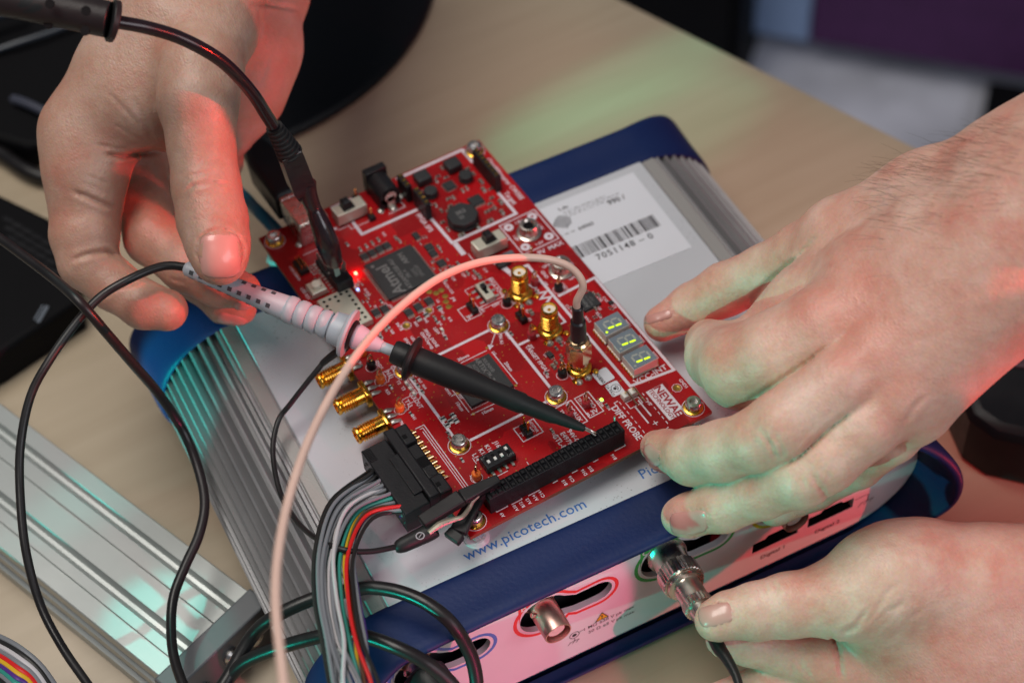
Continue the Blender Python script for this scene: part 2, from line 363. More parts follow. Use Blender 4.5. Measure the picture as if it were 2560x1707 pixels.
# front panel with real openings
YP=-21.0; PR=[(x,z) for x,z,_,_ in outline(28.0,24.0,18)]
PR=[(x,z+ -0.2) for x,z in PR]
BNCX=[-31.0,15.0,61.0,107.0]; BZ=-26.5
def hole(cx,off=0.0):
    "keyhole opening: round at the socket, slot to the right"
    c=(cx+0.6,BZ-2.6); R=9.3+off; r2=5.2+off; s2=(cx+21.0,BZ-4.6); pts=[]
    for k in range(26):
        a=math.radians(38)+math.radians(360-76)*k/25; pts.append((c[0]+R*math.cos(a),c[1]+R*math.sin(a)))
    lo=(cx+12.5,BZ-9.6-off*0.9)
    pts.append(lo)
    for k in range(13):
        a=-math.pi/2+math.pi*k/12; pts.append((s2[0]+r2*math.cos(a),s2[1]+r2*math.sin(a)))
    pts.append((cx+12.5,BZ+0.4+off*0.9))
    return pts
def curve_plate(name,outer,holes,y0,y1,mt,parent,z_=None):
    "flat plate in the x,z plane between y0 and y1 with openings"
    c=bpy.data.curves.new('c','CURVE'); c.dimensions='2D'; c.fill_mode='BOTH'; c.extrude=abs(y1-y0)/2
    for loop in [outer]+holes:
        sp=c.splines.new('POLY'); sp.points.add(len(loop)-1); sp.use_cyclic_u=True
        for p,q in zip(sp.points,loop): p.co=(q[0],q[1],0,1)
    o=bpy.data.objects.new('c',c); COL.objects.link(o); dg=bpy.context.evaluated_depsgraph_get(); me=o.evaluated_get(dg).to_mesh()
    mb=MB(); ym=(y0+y1)/2
    mb.add([(v.co.x,ym-v.co.z,v.co.y) for v in me.vertices],[tuple(p.vertices) for p in me.polygons])
    o.evaluated_get(dg).to_mesh_clear(); bpy.data.objects.remove(o); bpy.data.curves.remove(c)
    return mb.build(name,mt,parent,sharp=40)
dig=[[(97.9,-47.0),(103.0,-47.0),(104.0,-45.6),(111.6,-45.6),(112.6,-47.0),(117,-47.0),(117,-52.9),(97.9,-52.9)],[(121,-47.0),(126,-47.0),(127,-45.6),(134.6,-45.6),(135.6,-47.0),(140.2,-47.0),(140.2,-52.9),(121,-52.9)]]
fp=curve_plate('front_panel',PR,[hole(x) for x in BNCX]+dig,YP,YP+2.2,K['panel'],sco)
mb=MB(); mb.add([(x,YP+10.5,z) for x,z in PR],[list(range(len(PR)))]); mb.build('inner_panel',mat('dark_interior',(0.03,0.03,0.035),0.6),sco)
cols=[('blue_ring_ink',(0.08,0.20,0.62)),('red_ring_ink',(0.72,0.03,0.04)),('green_ring_ink',(0.03,0.36,0.07)),('yellow_ring_ink',(0.6,0.45,0.02))]
def xz_mb(y):
    m=MB(); m.M=Matrix(((1,0,0,0),(0,0,-1,y),(0,1,0,0),(0,0,0,1))); return m
for cx,(nm,c),let in zip(BNCX,cols,'ABCD'):
    mb=xz_mb(YP); mi=mat(nm,c,0.4)
    mb.strip(hole(cx,1.9)[::1],1.35,0.06,closed=True)
    mb.add([(cx-9.0,BZ-2,0.08),(cx-9.0,BZ+7.6,0.08),(cx-7.6,BZ+8.7,0.08),(cx+1.5,BZ+9.0,0.08),(cx-4.0,BZ+7.3,0.08),(cx-7.6,BZ+4.6,0.08),(cx-9.6+1.0,BZ+1,0.08)],[list(range(7))[::-1]])
    mb.build('channel_ring',mi,fp)
    mb=xz_mb(YP); mb.text(let,3.0,cx-7.0,BZ+6.3,0,0.13,bold=0.05); mb.build('channel_letter',K['white'],fp)
mb=xz_mb(YP)
mb.text('1 MΩ ±20 V pk max',1.75,39.8,-50.9,0,0.07,bold=0.01); mb.text('50 Ω ±5 V pk max',1.75,40.9,-54.2,0,0.07,bold=0.01)
mb.text('Digital 1',2.3,107,-58.2,0,0.07,bold=0.02); mb.text('Digital 2',2.3,130,-58.2,0,0.07,bold=0.02)
mb.ring(26.4,-51.6,1.7,2.0,0.07); mb.ring(26.4,-51.6,0.05,0.9,0.07); mb.strip([(28.4,-51.0),(30.0,-50.6)],0.25,0.07)
for gx,gz,k in ((26.4,-53.8,1.0),(146.6,-50.5,1.5)):
    mb.strip([(gx,gz+1.6*(k>1)),(gx,gz-1.4*k)],0.3,0.07); mb.strip([(gx-1.9*k,gz-1.4*k-.16),(gx+1.9*k,gz-1.4*k-.16)],0.3,0.07)
    for j in (-1.6,0,1.6): mb.strip([(gx+j*k,gz-1.4*k-.33),(gx+(j-1.0)*k,gz-2.6*k-.33)],0.3,0.07)
mb.strip([(140.8,-48.9),(146.6-.16,-48.9)],0.3,0.07)
mb.build('panel_print',K['blackink'],fp)
mb=xz_mb(YP); mb.add([(34.9,-49.4,.07),(39.5,-49.4,.07),(37.2,-45.4,.07)],[(0,1,2)]); mb.build('warning_triangle',mat('warning_yellow',(0.75,0.42,0.02),0.5),fp)
mb=xz_mb(YP); mb.strip([(34.7,-49.5),(39.7,-49.5),(37.2,-45.2)],0.35,.1,closed=True); mb.text('!',2.4,37.2,-47.9,0,.12,bold=.04); mb.build('warning_mark',K['blackink'],fp)
for dx in (97.9,121.0):
    mb=MB(); mb.box(dx+.05,dx+18.9,-20.9,-12,-52.85,-52.7,0); mb.box(dx+1.6,dx+17.4,-16.0,-12.8,-50.2,-49.6,.1);  # first box: added dark liner, port shade painted over the pale lower wall
    mb.build('digital_port',K['matte'],sco)
# BNC sockets
def bnc_socket(cx,ends=True):
    o=MB(); ax=(0,-1,0); og=(cx,-13,BZ+1.5)
    o.lathe([(0.2,0),(7.6,0),(7.6,3.6),(6.6,3.6),(6.6,3.9)],og,ax,32,cap=False)
    m=o.build('bnc_socket',K['brass'],sco)
    o=MB(); o.lathe([(6.2,3.8),(6.3,4.6),(4.9,5),(4.9,18.4),(4.75,19.2),(4.35,19.2),(4.3,13),(0.2,13)],og,ax,32,cap=False)
    for sgn in (-1,1): o.lathe([(0.9,0),(0.9,1.3),(0.1,1.4)],(cx+sgn*4.8*math.cos(.5),-13-10.5,BZ+1.5-sgn*4.8*math.sin(.5)),(sgn*math.cos(.5),0,-sgn*math.sin(.5)),12)
    s2=o.build('socket_barrel',K['pinklit'],m)
    o=MB(); o.lathe([(0.9,13),(0.9,17),(0.4,17),(0.4,14),(3.1,14),(3.1,17.6),(1.4,17.6),(1.4,13)][4:]+[(1.3,17.6)],og,ax,24); o.build('dielectric_core',K['ptfe'],m)
for cx in BNCX: bnc_socket(cx)
# printed lettering on the cover plate and paper asset label
mb=MB(); mb.text('www.picotech.com',4.1,19.8,-0.1,0,-9.55,bold=.03,sp=1.02); mb.build('plate_lettering',K['blueink'],sco)
mb=MB(); mb.text('Pico Technology',4.1,63.9,1.0,0,-9.55,align='LEFT',bold=.02); mb.build('plate_lettering',K['blueink'],sco)
mb=MB(); mb.box(60,132.5,83,128.2,-9.59,-9.42,0); lb=mb.build('asset_label',K['label'],sco)
mb=MB(); x=84.0; random.seed(5)
while x<128:
    w=random.choice([.35,.35,.7,1.05,.7]); mb.add([(x,98.3,-9.38),(x+w,98.3,-9.38),(x+w,104.8,-9.38),(x,104.8,-9.38)],[(0,1,2,3)]); x+=w+random.choice([.35,.35,.7,.5])
mb.text('7051148 – 0',3.0,110.6,95.4,0,-9.38,bold=.05,sp=1.15)
mb.text('L.du',1.7,99.7,124.4,0,-9.38,bold=.05)
random.seed(9)
for x0,x1,y in ((98.8,117,122.2),(98.8,121.5,120.9),(99,115,119.6),(92.6,98.6,111.8)):   # lines of print too small to read
    x=x0
    while x<x1:
        w=random.uniform(.5,2.2); 
        for k in range(int(w/.45)): mb.add([(x+k*.45,y-.32,-9.38),(x+k*.45+.25,y-.32,-9.38),(x+k*.45+.25,y+.32,-9.38),(x+k*.45,y+.32,-9.38)],[(0,1,2,3)])
        x+=w+.5
mb.text('990 /',2.6,119.5,118.2,0,-9.38,bold=.08); mb.text('64060',1.9,99.6,111.8,0,-9.38,align='LEFT',bold=.05)
for i in range(9):
    a=i*0.9; mb.strip([(92.2+a*.9,114.2+abs(i-5)*.55),(93.0+a*.9,119.2+2.3*math.sin(i/8*3.1))],0.42,-9.38)
mb.build('label_print',K['blackink'],lb)
# ============================================================ the red circuit board (frame: x 0..95.6 short edge, y 0..158.4 long edge, z=0 top face)
BW,BL=95.6,158.4
bd=thing('circuit_board','red circuit board full of chips and gold sockets, propped on the oscilloscope','circuit board',(0,0,0))
def board_col(N,L,tc):
    sep=N.new('ShaderNodeSeparateXYZ'); L.new(tc.outputs['Object'],sep.inputs[0])
    # copper pours seen through the mask as slightly different reds
    v=N.new('ShaderNodeTexVoronoi'); v.distance='CHEBYCHEV'; v.inputs['Scale'].default_value=55; v.inputs['Randomness'].default_value=0.9; L.new(tc.outputs['Object'],v.inputs['Vector'])
    # bundles of traces at 45 degrees, broken up
    mp=N.new('ShaderNodeMapping'); mp.inputs['Rotation'].default_value=(0,0,math.radians(45)); L.new(tc.outputs['Object'],mp.inputs[0])
    w=N.new('ShaderNodeTexWave'); w.inputs['Scale'].default_value=330; w.inputs['Distortion'].default_value=3.5; w.inputs['Detail'].default_value=0; w.inputs['Detail Scale'].default_value=0.06; L.new(mp.outputs[0],w.inputs['Vector'])
    w2=N.new('ShaderNodeTexWave'); w2.bands_direction='Y'; w2.inputs['Scale'].default_value=300; w2.inputs['Distortion'].default_value=5; w2.inputs['Detail'].default_value=0; w2.inputs['Detail Scale'].default_value=0.05; L.new(tc.outputs['Object'],w2.inputs['Vector'])
    n=N.new('ShaderNodeTexNoise'); n.inputs['Scale'].default_value=60; n.inputs['Detail'].default_value=2; L.new(tc.outputs['Object'],n.inputs['Vector'])
    mw=N.new('ShaderNodeMix'); L.new(n.outputs['Fac'],mw.inputs[0]); L.new(w.outputs['Fac'],mw.inputs[2]); L.new(w2.outputs['Fac'],mw.inputs[3])
    g=N.new('ShaderNodeMapRange'); g.inputs['From Min'].default_value=0.52; g.inputs['From Max'].default_value=0.60; L.new(n.outputs['Fac'],g.inputs['Value'])
    mu=N.new('ShaderNodeMath'); mu.operation='MULTIPLY'; L.new(mw.outputs[0],mu.inputs[0]); L.new(g.outputs[0],mu.inputs[1])
    r=ramp(N,[(0.0,(0.23,0.0025,0.0045)),(0.5,(0.32,0.0035,0.006)),(1.0,(0.41,0.006,0.009))]); 
    sc_=N.new('ShaderNodeSeparateColor'); L.new(v.outputs['Color'],sc_.inputs[0]); L.new(sc_.outputs[0],r.inputs[0])
    mx=N.new('ShaderNodeMix'); mx.data_type='RGBA'; mm=N.new('ShaderNodeMath'); mm.operation='MULTIPLY'; mm.inputs[1].default_value=0.55; L.new(mu.outputs[0],mm.inputs[0])
    L.new(mm.outputs[0],mx.inputs[0]); L.new(r.outputs[0],mx.inputs[6]); mx.inputs[7].default_value=(0.24,0.004,0.008,1)
    return mx.outputs[2]
K['pcb']=dusty('red_solder_mask',(0.38,0.006,0.012),(0.55,0.33,0.25),1100,0.14,0.34,extra=board_col,bump=0.06,amount=0.4)
K['pcb'].node_tree.nodes['Principled BSDF'].inputs['Specular IOR Level'].default_value=.32
K['pcbedge']=mat('board_edge',(0.22,0.05,0.02),0.6,var=0.3,vs=300)
mb=MB(); mb.box(0,BW,0,BL,-1.6,-0.02,0,1); mb.add([(0,0,0),(BW,0,0),(BW,BL,0),(0,BL,0)],[(0,1,2,3)],0); mb.add([(0,0,-.02),(BW,0,-.02),(BW,0,0),(0,0,0)],[(0,1,2,3)],1); mb.add([(BW,0,-.02),(BW,BL,-.02),(BW,BL,0),(BW,0,0)],[(0,1,2,3)],1)
pcb=mb.build('substrate',[K['pcb'],K['pcbedge']],bd)
# ---- silkscreen lines
ZS=0.035
mb=MB(); T=1.25
mb.strip([(57.2,138.7),(33.6,138.9),(33.6,146.5)],T,ZS)
mb.strip([(59.3,131.8),(59.7,116.6),(87.4,116.4),(87.4,129.6)],T,ZS)
mb.strip([(58.8,153.2),(58.8,157.2),(87.4,157.2),(87.4,148.8)],T,ZS)
mb.strip([(30.0,157.5),(40.5,157.5)],T*.8,ZS); mb.strip([(24.8,146.9),(27.2,146.9)],T,ZS)
mb.strip([(60.5,115.8),(60.5,109)],2.0,ZS)
mb.strip([(66.8,104),(69.8,92.2),(77.5,91.7),(78.2,24.2),(94.9,22.0),(94.9,73.2),(78.9,72.8)],1.1,ZS+.002)
mb.strip([(69.9,91.4),(70.0,88.0),(74.5,80.2)],1.0,ZS)
mb.strip([(74.5,79.6),(73.4,78.0),(76.6,77.0),(73.0,75.2),(76.6,74.0),(73.2,72.0),(74.9,71.2)],0.9,ZS+.004)
mb.strip([(70.5,91.2),(69.5,102)],1.2,ZS)
mb.strip([(74.7,70.8),(74.7,61.2),(70.5,61.2)],0.8,ZS)
mb.strip([(50.6,72.6),(16.6,72.4)],1.05,ZS); mb.strip([(54.5,69.6),(54.5,37.8)],1.05,ZS)
mb.strip([(15.6,69.4),(15.6,37.6)],1.05,ZS); mb.strip([(19.6,34.0),(50.6,34.1)],1.05,ZS)
mb.strip([(55.1,61.0),(66.0,61.0)],1.0,ZS)
for pts,w,c in (
 ([(78.9,96.9),(94.2,96.9),(94.2,114.3),(78.9,114.3)],.45,True),([(75.6,106.5),(78.6,106.5)],.4,False),
 ([(52,93.7),(63.4,93.7),(63.4,82.3),(52,82.3)],.22,True),([(45.2,80.6),(51.5,80.6),(51.5,87),(45.2,87)],.3,True),
 ([(51.7,83.6),(62.6,83.6)],.3,False),
 ([(34.6,23.7),(42.5,23.7),(42.5,30.2),(34.6,30.2)],.35,True),([(59,20.1),(64.6,20.1),(64.6,30),(59,30)],.35,True),([(51,19.4),(57.6,19.4),(57.6,30),(51,30)],.35,True),
 ([(12.5,119.9),(20,119.9),(20,121.5)],.3,False),([(12.6,119.9),(12.6,136.4),(14.4,136.4)],.3,False),
 ([(10.2,141.4),(22,141.4)],.3,False),([(27,145.6),(31.5,145.6),(31.5,143.4),(41.5,143.4)],.3,False),
 ([(62,108.5),(62,101.5),(68,101.5)],.3,False),([(47,142.5),(54,142.5),(54,146)],.3,False),
 ([(12.4,8.2),(12.4,3.9),(16.5,3.9),(16.5,5.6)],.35,False),([(18,3.8),(22,3.8),(22,5.0)],.35,False),([(24.5,3.8),(29,3.8)],.35,False),([(34,3.8),(36,3.8)],.35,False),([(58.5,3.8),(62.8,3.8),(62.8,8)],.35,False),
 ([(41.6,3.8),(43.8,3.8)],.35,False),([(50,3.8),(52,3.8)],.35,False),
 ([(6.3,48.3),(9.6,48.3),(9.6,13.0)],.3,False),([(7.5,47.3),(8.7,47.3),(8.7,13.0)],.25,False),([(7.9,46),(7.9,13.0)],.25,False),
 ([(16.6,24.4),(16.6,27.2)],.25,False),([(17.2,17.5),(17.2,16.2),(24,16.2)],.3,False),
 ([(69.5,17.5),(69.5,21),(71,21)],.35,False),([(46.6,64.2),(28.6,64.4),(28.6,54.8)],.01,False),
 ([(3.4,71.9),(8.4,71.5),(9.8,73.4),(14.2,73.4),(14.9,74.6),(14.9,76.2),(8.6,76.2),(8.6,73.6)],.25,False),
 ([(3.2,57.3),(8.4,57),(9.6,59),(14.0,59),(14.9,60.2),(14.9,61.8),(8.2,61.8),(8.2,59.2)],.25,False),
 ([(12.2,21.4),(12.2,17.4),(15.3,17.4)],.25,False),([(56.3,45.5),(58.5,45.5)],.25,False),
 ([(81,57.5),(81,66.5),(84,70)],.01,False)):
    if w>.05: mb.strip(pts,w,ZS-.006,closed=c)
# ruler marks about the target chip
mb.strip([(44.4,65.0),(33.9,65.0)],.3,ZS); mb.strip([(45.6,63.4),(45.8,46.2)],.3,ZS); mb.strip([(25.4,63.0),(25.4,44.6)],.3,ZS)
mb.strip([(25.4,43.3),(36.5,43.0)],.3,ZS); mb.strip([(26.1,54.0),(23.6,54.0)],.3,ZS); mb.strip([(36.3,42.6),(36.3,45.2)],.3,ZS); mb.strip([(26.8,53.0),(26.8,45.0),(44.0,45.0)],.18,ZS)
mb.strip([(51.7,70.9),(46.2,65.6)],.3,ZS); mb.add([(45.4,64.7,ZS),(47.7,65.6,ZS),(46.0,67.0,ZS)],[(0,1,2)])
# differential probe guide lines
for yy in (20.4,18.0,15.6,13.2,10.8,8.4,6.0):
    mb.strip([(71.2,yy),(71.2,yy-1.3)],.28,ZS); mb.strip([(80.0,yy-1),(80.0,yy-2.3)],.28,ZS)
mb.strip([(74.6,15.6),(74.6,7.4)],.55,ZS); mb.strip([(77.1,17.6),(77.1,9.5)],.55,ZS)
mb.strip([(72.8,15.9),(72.8,18.9),(77.8,18.9),(77.8,15.9)],.28,ZS-.004,closed=True); mb.strip([(75.6,6.2),(77.6,6.2)],.28,ZS);
mb.add([(76.45,5.2,ZS+.003),(76.75,5.2,ZS+.003),(76.75,7.2,ZS+.003),(76.45,7.2,ZS+.003)],[(0,1,2,3)])
for k in range(5): mb.strip([(72+k*1.6,1.2+k*.25),(73+k*1.6,1.4+k*.25)],.28,ZS)
for (x,y) in ((91.7,111.8),(81.4,111.8),(91.7,99.8),(81.5,99.9)): mb.ring(x,y,.55,1.85,ZS)
# rings about screws and points
HOLES=[(4.5,4.7),(91.1,4.7),(4.5,153.7),(91.1,153.7)]; FPH=[(53.8,72.6),(15.5,72.6),(15.5,34.1),(54.1,34.1)]
for x,y in HOLES+FPH: mb.ring(x,y,3.75,3.98,ZS,36)
for x,y,r in ((91.3,14.8,1.9),(26,90.5,1.9),(36.2,92.4,1.9)): mb.ring(x,y,r-.2,r,ZS,8)
for x,y in ((6.4,80.4),(6.1,73.1),(5.9,58.4),(13.7,19.4),(80.8,75.4),(61.5,79.6),(60.9,41)): mb.ring(x,y,1.95,2.15,ZS,24)
o=mb.build('silkscreen_line',K['ink'],bd); prop(o,kind='stuff')
# ---- lettering (reads along -y unless noted)
mb=MB()
def T1(t,sz,x,y,rot=-90,**k): mb.text(t,sz,x,y,rot,ZS+.003,bold=k.pop('bold',sz*.03),**k)
T1('FPGA SPS',1.9,56.1,131.2); T1('ChipWhisperer CW305',2.0,93.2,134.5,sx=.95); T1('Target',2.0,89.7,124.6)
T1('9V',2.1,85.2,94.4,0); T1('MAX',2.1,91.3,94.4,0); T1('1.8V',1.3,85.9,112.2,0); T1('1.0V',1.3,91.5,105.6); T1('1.8V',1.3,80.9,105.6); T1('1.0V',1.3,86.8,98.6,0)
for x,y,r in ((83.5,87.7,0),(91.2,84.6,-90),(80.3,84.4,-90),(88.6,77.5,0)): T1('GND',1.35,x,y,r)
T1('USB RST',1.3,2.3,124.0); T1('FPGA POWER',1.35,62.2,87.9); T1('OFF',1.3,58.0,81.5,0); T1('SW5',1.0,52.6,82.3)
T1('VBATT',1.0,48.2,82.0,0); T1('JP9',1.0,46.6,81.8,-90); T1('+',1,50.5,81.6)
T1('TARGET FPGA',1.5,57.3,52.6); T1('VCC-INT',2.3,86.9,24.6,0,sx=1.05); T1('PIN A1',1.25,51.3,66.8,-112)
T1('20mm',1.3,35.8,66.6,0); T1('20mm',1.3,47.1,54.5); T1('10mm',1.3,23.9,48.6); T1('10mm',1.3,31.0,41.6,0); T1('U1',1.1,45.9,62.4); T1('0mm',1.3,23.9,56.4)
T1('DIFF PROBE',2.5,68.4,11.6,sx=.92); T1('VCCAUX',1.6,55.6,25.2); T1('VCCIO',1.6,62.7,26.4); T1('3.3V',1.8,60.9,21.5,0); T1('TP10',1.2,60.1,27.6,-90); T1('TP11',1.2,52.3,26.6,-90)
T1('CLKIN',1.6,12.7,73.9); T1('N11',1.6,10.1,74.0); T1('CLKOUT',1.6,12.4,59.0,sx=.9); T1('T13',1.6,9.6,59.2)
T1('J16',1.6,26.5,27.6); T1('K16',1.6,23.2,27.6); T1('K15',1.6,20.6,27.2); T1('L14',1.6,17.8,26.8)
T1('94V-0',1.7,50.1,16.8); T1('E497924',1.7,47.6,15.9); T1('BTL-M',1.9,44.9,16.6)
T1('DONE',1.2,34.6,93.4); T1('INITB',1.2,23.6,91.5); T1('FPGA_DONE',1.25,30.6,80.6,sx=.95); T1('ON=Unprog.',1.25,28.9,80.4,sx=.95); T1('LED9',1.1,33.9,82.6); T1('R62',1.1,35.2,79.4)
T1('FPGA',1.25,22.6,83.6); T1('LED8',1.1,25.0,83.4); T1('R81',1.1,25.4,78.5); T1('JP4',1.2,46.3,92.2); T1('VCCIO CLK',1,47.6,98.2)
T1('VCCPWR',1.0,40.9,27.3,sx=.9); T1('INIT',1.0,39.5,26.7); T1('JP6',1.0,36.0,26.6); T1('LED8',1.0,65.4,23.4); T1('R66',1.0,66.6,20.3)
T1('GND3',1.2,94.2,15.2); T1('GND5',1.15,9.2,80.0); T1('TP4',1.15,3.7,84.5); T1('TP6',1.15,3.5,53.6); T1('R41',1.15,8.2,53.0); T1('R33',1.15,5.9,67.6); T1('GND2',1.1,63.3,39.6); T1('GND1',1.1,63.9,78.8); T1('GND7',1.1,83.4,75.6)
T1('LED7',1,14.0,69.3); T1('R65',1,17.8,69.2,-90);T1('T2',1.2,11.2,69.3);T1('T3',1.2,11.2,66.0);T1('LED5',1,14,66.0);T1('R63',1,17.8,65.9);T1('LED6',1,14,62.8);T1('R64',1,17.8,62.7)
for t,x,y in (('RN1',29.3,89.2),('RN2',33.1,89.0),('RN3',39.9,89.4),('R18',40.6,84.6),('R16',36.7,84.9),('C84',24.5,103.2),('U18',25.6,101.5),('U6',41.2,94.5),('R40',20.8,104.1),('R38',20.3,90.8),('R37',15.9,91.4),('R31',68.9,54.7),('C17',69.6,52.1),('C37',66.9,42.2),('C38',64.1,44.0),('L7',60.2,45.2),('C142',56.2,44.2),('C113',54.0,66.5),('TP7',58.5,57.9),('R27',65.9,72.6),('JP5',64.6,69.0),('C105',79.4,63.4),('C102',90.9,63.6),('C103',88.3,60.4),('JC2',93.3,57.8),('C107',92.4,62.2),('RN13',82.0,57.8),('RN14',86.4,57.2),('7SEG1',93.0,48.5),('7SEG2',93.0,39.8),('7SEG3',93.0,31.0),('C19',63.2,98.0),('C16',58.0,97.3),('R42',40.5,134.3),('C15',79.2,66.6),('R69',26.3,52.1),('LED2',19.9,117.3),('R25',21.6,111.4),('R24',21.6,113.2),('C10',51.3,100.9),('C97',55.3,100.3),('C100',51.2,105.3),('TP8',78.3,80.4),('D1',60.6,51.7),('CR4',44.9,20.2)):
    T1(t,1.0,x,y,-90 if len(t)<5 else -90)
for k,t in enumerate(('A9','A10','B12','A12','A14','C14','B15','C16','D16','E15','B16')): T1(t,1.15,(13.4,18.5,21.0,23.5,26.1,28.6,37.5,40.2,45.2,47.8,57)[k],1.9,90)
T1('1 USB DEBUG',1.0,3.5,135.2); T1('1',1.3,31.2,15.2,0); T1('JP36',.9,79.4,14.6)
lt=mb.build('lettering',K['ink'],bd); prop(lt,kind='stuff')
# ---- gold pads, test pads
for x,y,r in ((91.3,14.8,1.35),(26,90.5,1.35),(36.2,92.4,1.35)):
    mb=MB(); mb.lathe([(r,0.02),(r,.07),(.75,.09),(.6,.02)],(0,0,0),n=20,cap=False); mb.ring(0,0,0.0,.62,.03); g=mb.build('test_pad',[K['brass']],bd,loc=(x,y,0))
for x,y in ((44.8,98.4),(42.6,98.2),(44.6,95.1),(43.6,92.7),(43.2,90.1),(45.1,66.0),(45.0,46.0),(26.2,54.0),(26.3,43.2),(40.8,100.2)):
    mb=MB(); r=1.1 if y>80 else .55; mb.lathe([(r,0.02),(r,.06),(r*.45,.08),(r*.4,.02)],n=18,cap=False); mb.ring(0,0,0,r*.42,.03); mb.build('pad',K['brass'],bd,loc=(x,y,0))
# ---- socket head screws with brass washers and standoffs
def hexsock(mb,r,z):
    n=24; vs=[];fs=[]
    out=[(r*math.cos(2*math.pi*i/n),r*math.sin(2*math.pi*i/n)) for i in range(n)]
    inn=[]
    for i in range(n):
        a=2*math.pi*i/n; am=((a+math.pi/6)%(math.pi/3))-math.pi/6; h=1.35/math.cos(am); inn.append((h*math.cos(a),h*math.sin(a)))
    vs=[(x,y,z) for x,y in out]+[(x,y,z) for x,y in inn]+[(x,y,z-1.5) for x,y in inn]
    fs=[(i,(i+1)%n,n+(i+1)%n,n+i) for i in range(n)]+[(n+i,n+(i+1)%n,2*n+(i+1)%n,2*n+i) for i in range(n)]+[[2*n+i for i in range(n)]]
    mb.add(vs,fs)
mb=MB(); n=48
ring=[]
for k,(r,z) in enumerate(((2.62,.75),(2.75,1.0),(2.75,3.1),(2.62,3.4),(2.3,3.62))):
    for i in range(n):
        kn=(.07*(1 if i%2 else -1)) if 0<k<3 else 0; a=2*math.pi*i/n; ring.append(((r+kn)*math.cos(a),(r+kn)*math.sin(a),z))
mb.add(ring,[(k*n+i,k*n+(i+1)%n,(k+1)*n+(i+1)%n,(k+1)*n+i) for k in range(4) for i in range(n)])
n2=24; hexsock(mb,2.3,3.62)
scr0=mb.build('screw',K['steel'],bd,loc=(HOLES[0][0],HOLES[0][1],0),sharp=40)
mb=MB(); mb.lathe([(3.5,.04),(3.5,.45),(3.2,.6),(1.6,.62)],n=32,cap=False); w0=mb.build('washer',K['gold'],scr0,org=(0,0,0))
for x,y in HOLES[1:]+FPH: dup(scr0,bd,(x,y,0),random.random()*1.0)
mb=MB(); mb.cyl(0,0,3.1,-8.3,-1.65,6,.3); so=mb.build('standoff',K['steel'],bd,loc=(HOLES[0][0],HOLES[0][1],0))
K['clear']=mat('clear_foot',(0.55,0.58,0.60),0.12)
mb=MB(); mb.lathe([(4.6,-9.95),(4.4,-8.9),(3.4,-8.2)],n=24); mb.build('rubber_foot',K['clear'],so,org=(0,0,0))
for x,y in HOLES[1:]: dup(so,bd,(x,y,0))
# ---- chips
def leads(mb,w,h,pitch,n,sides,ln=1.0,lw=.3,z=.55,mi=0):
    for sd in sides:
        for k in range(n):
            t=(k-(n-1)/2)*pitch
            for (a0,a1,z0,z1) in ((0,ln*.45,z-.08,z),(ln*.45,ln*.55,.12,z),(ln*.45,ln,.04,.14)):
                if sd in 'EW':
                    s_=1 if sd=='E' else -1; x0,x1=sorted((s_*(w/2+a0-.1),s_*(w/2+a1))); mb.box(x0,x1,t-lw/2,t+lw/2,z0,z1)
                else:
                    s_=1 if sd=='N' else -1; y0,y1=sorted((s_*(h/2+a0-.1),s_*(h/2+a1))); mb.box(t-lw/2,t+lw/2,y0,y1,z0,z1)
def chip(x,y,w,h,t,rz=0,lead=None,mt='chip',nm='chip',dot=True,c=.12):
    mb=MB(); mb.box(-w/2,w/2,-h/2,h/2,.12,t,c); o=mb.build(nm,K[mt],bd,loc=(x,y,0),rz=rz)
    if lead: mb=MB(); leads(mb,w,h,*lead); prop(mb.build('leads',K['tin'],o,org=(0,0,0)),kind='stuff')
    if dot: mb=MB(); mb.ring(-w*.38,h*.38,0,min(w,h)*.035+.05,t+.01,12); mb.build('pin_mark',K['grey_ink'],o,org=(0,0,0))
    return o
mcu=chip(36.1,113.6,19.6,19.6,1.5,0,(.5,36,'NSEW',1.1,.22,.6),nm='controller_chip')
mb=MB(); mb.text('Atmel',4.6,-4.6,-1.8,90,1.515,bold=.12,sx=1.0); mb.text('ATSAM3U2E-AU',1.7,-.4,-1.2,90,1.515,bold=.03); mb.text('ARM',2.1,4.2,4.9,90,1.515,bold=.05); mb.text('1227C',1.3,4.4,-3.5,90,1.515); mb.text('2P0CGP',1.3,6.2,-3.6,90,1.515); mb.text('28E-A',1.4,1.6,-2.5,90,1.515)
prop(mb.build('chip_marking',K['grey_ink'],mcu,org=(0,0,0)),kind='stuff')
fp1=chip(35.4,54.0,17,17,1.45,0,nm='target_chip')
mb=MB(); mb.text('XILINX®',1.3,5.6,3.9,-90,1.47,bold=.02); mb.text('ARTIX™-7',1.9,3.4,3.0,-90,1.47,bold=.03); mb.text('XC7A100T',1.2,1.2,3.2,-90,1.47); mb.text('FTG256AWG',1.2,-.5,3.0,-90,1.47); mb.text('1C',1.2,-2,5.4,-90,1.47)
prop(mb.build('chip_marking',K['grey_ink'],fp1,org=(0,0,0)),kind='stuff')
a2=chip(86.3,64.4,7.0,7.0,1.0,0,(.5,11,'NSEW',.4,.25,.2),nm='display_driver_chip'); mb=MB(); mb.text('Atmel',1.5,-1.4,0,90,1.015,bold=.04); mb.text('XMEGA-AU',.8,.5,0,90,1.015); mb.text('1723F',.8,1.8,0,90,1.015); prop(mb.build('chip_marking',K['grey_ink'],a2,org=(0,0,0)),kind='stuff')
L8=(.65,4,'S',1.1,.35,.55); L8b=(.65,4,'NS',1.1,.35,.55)
for x,y in ((28.9,127.9),(32.1,128.0),(35.3,128.2),(38.4,128.2)): chip(x,y,2.8,2.6,1.0,0,L8b,nm='buffer_chip')
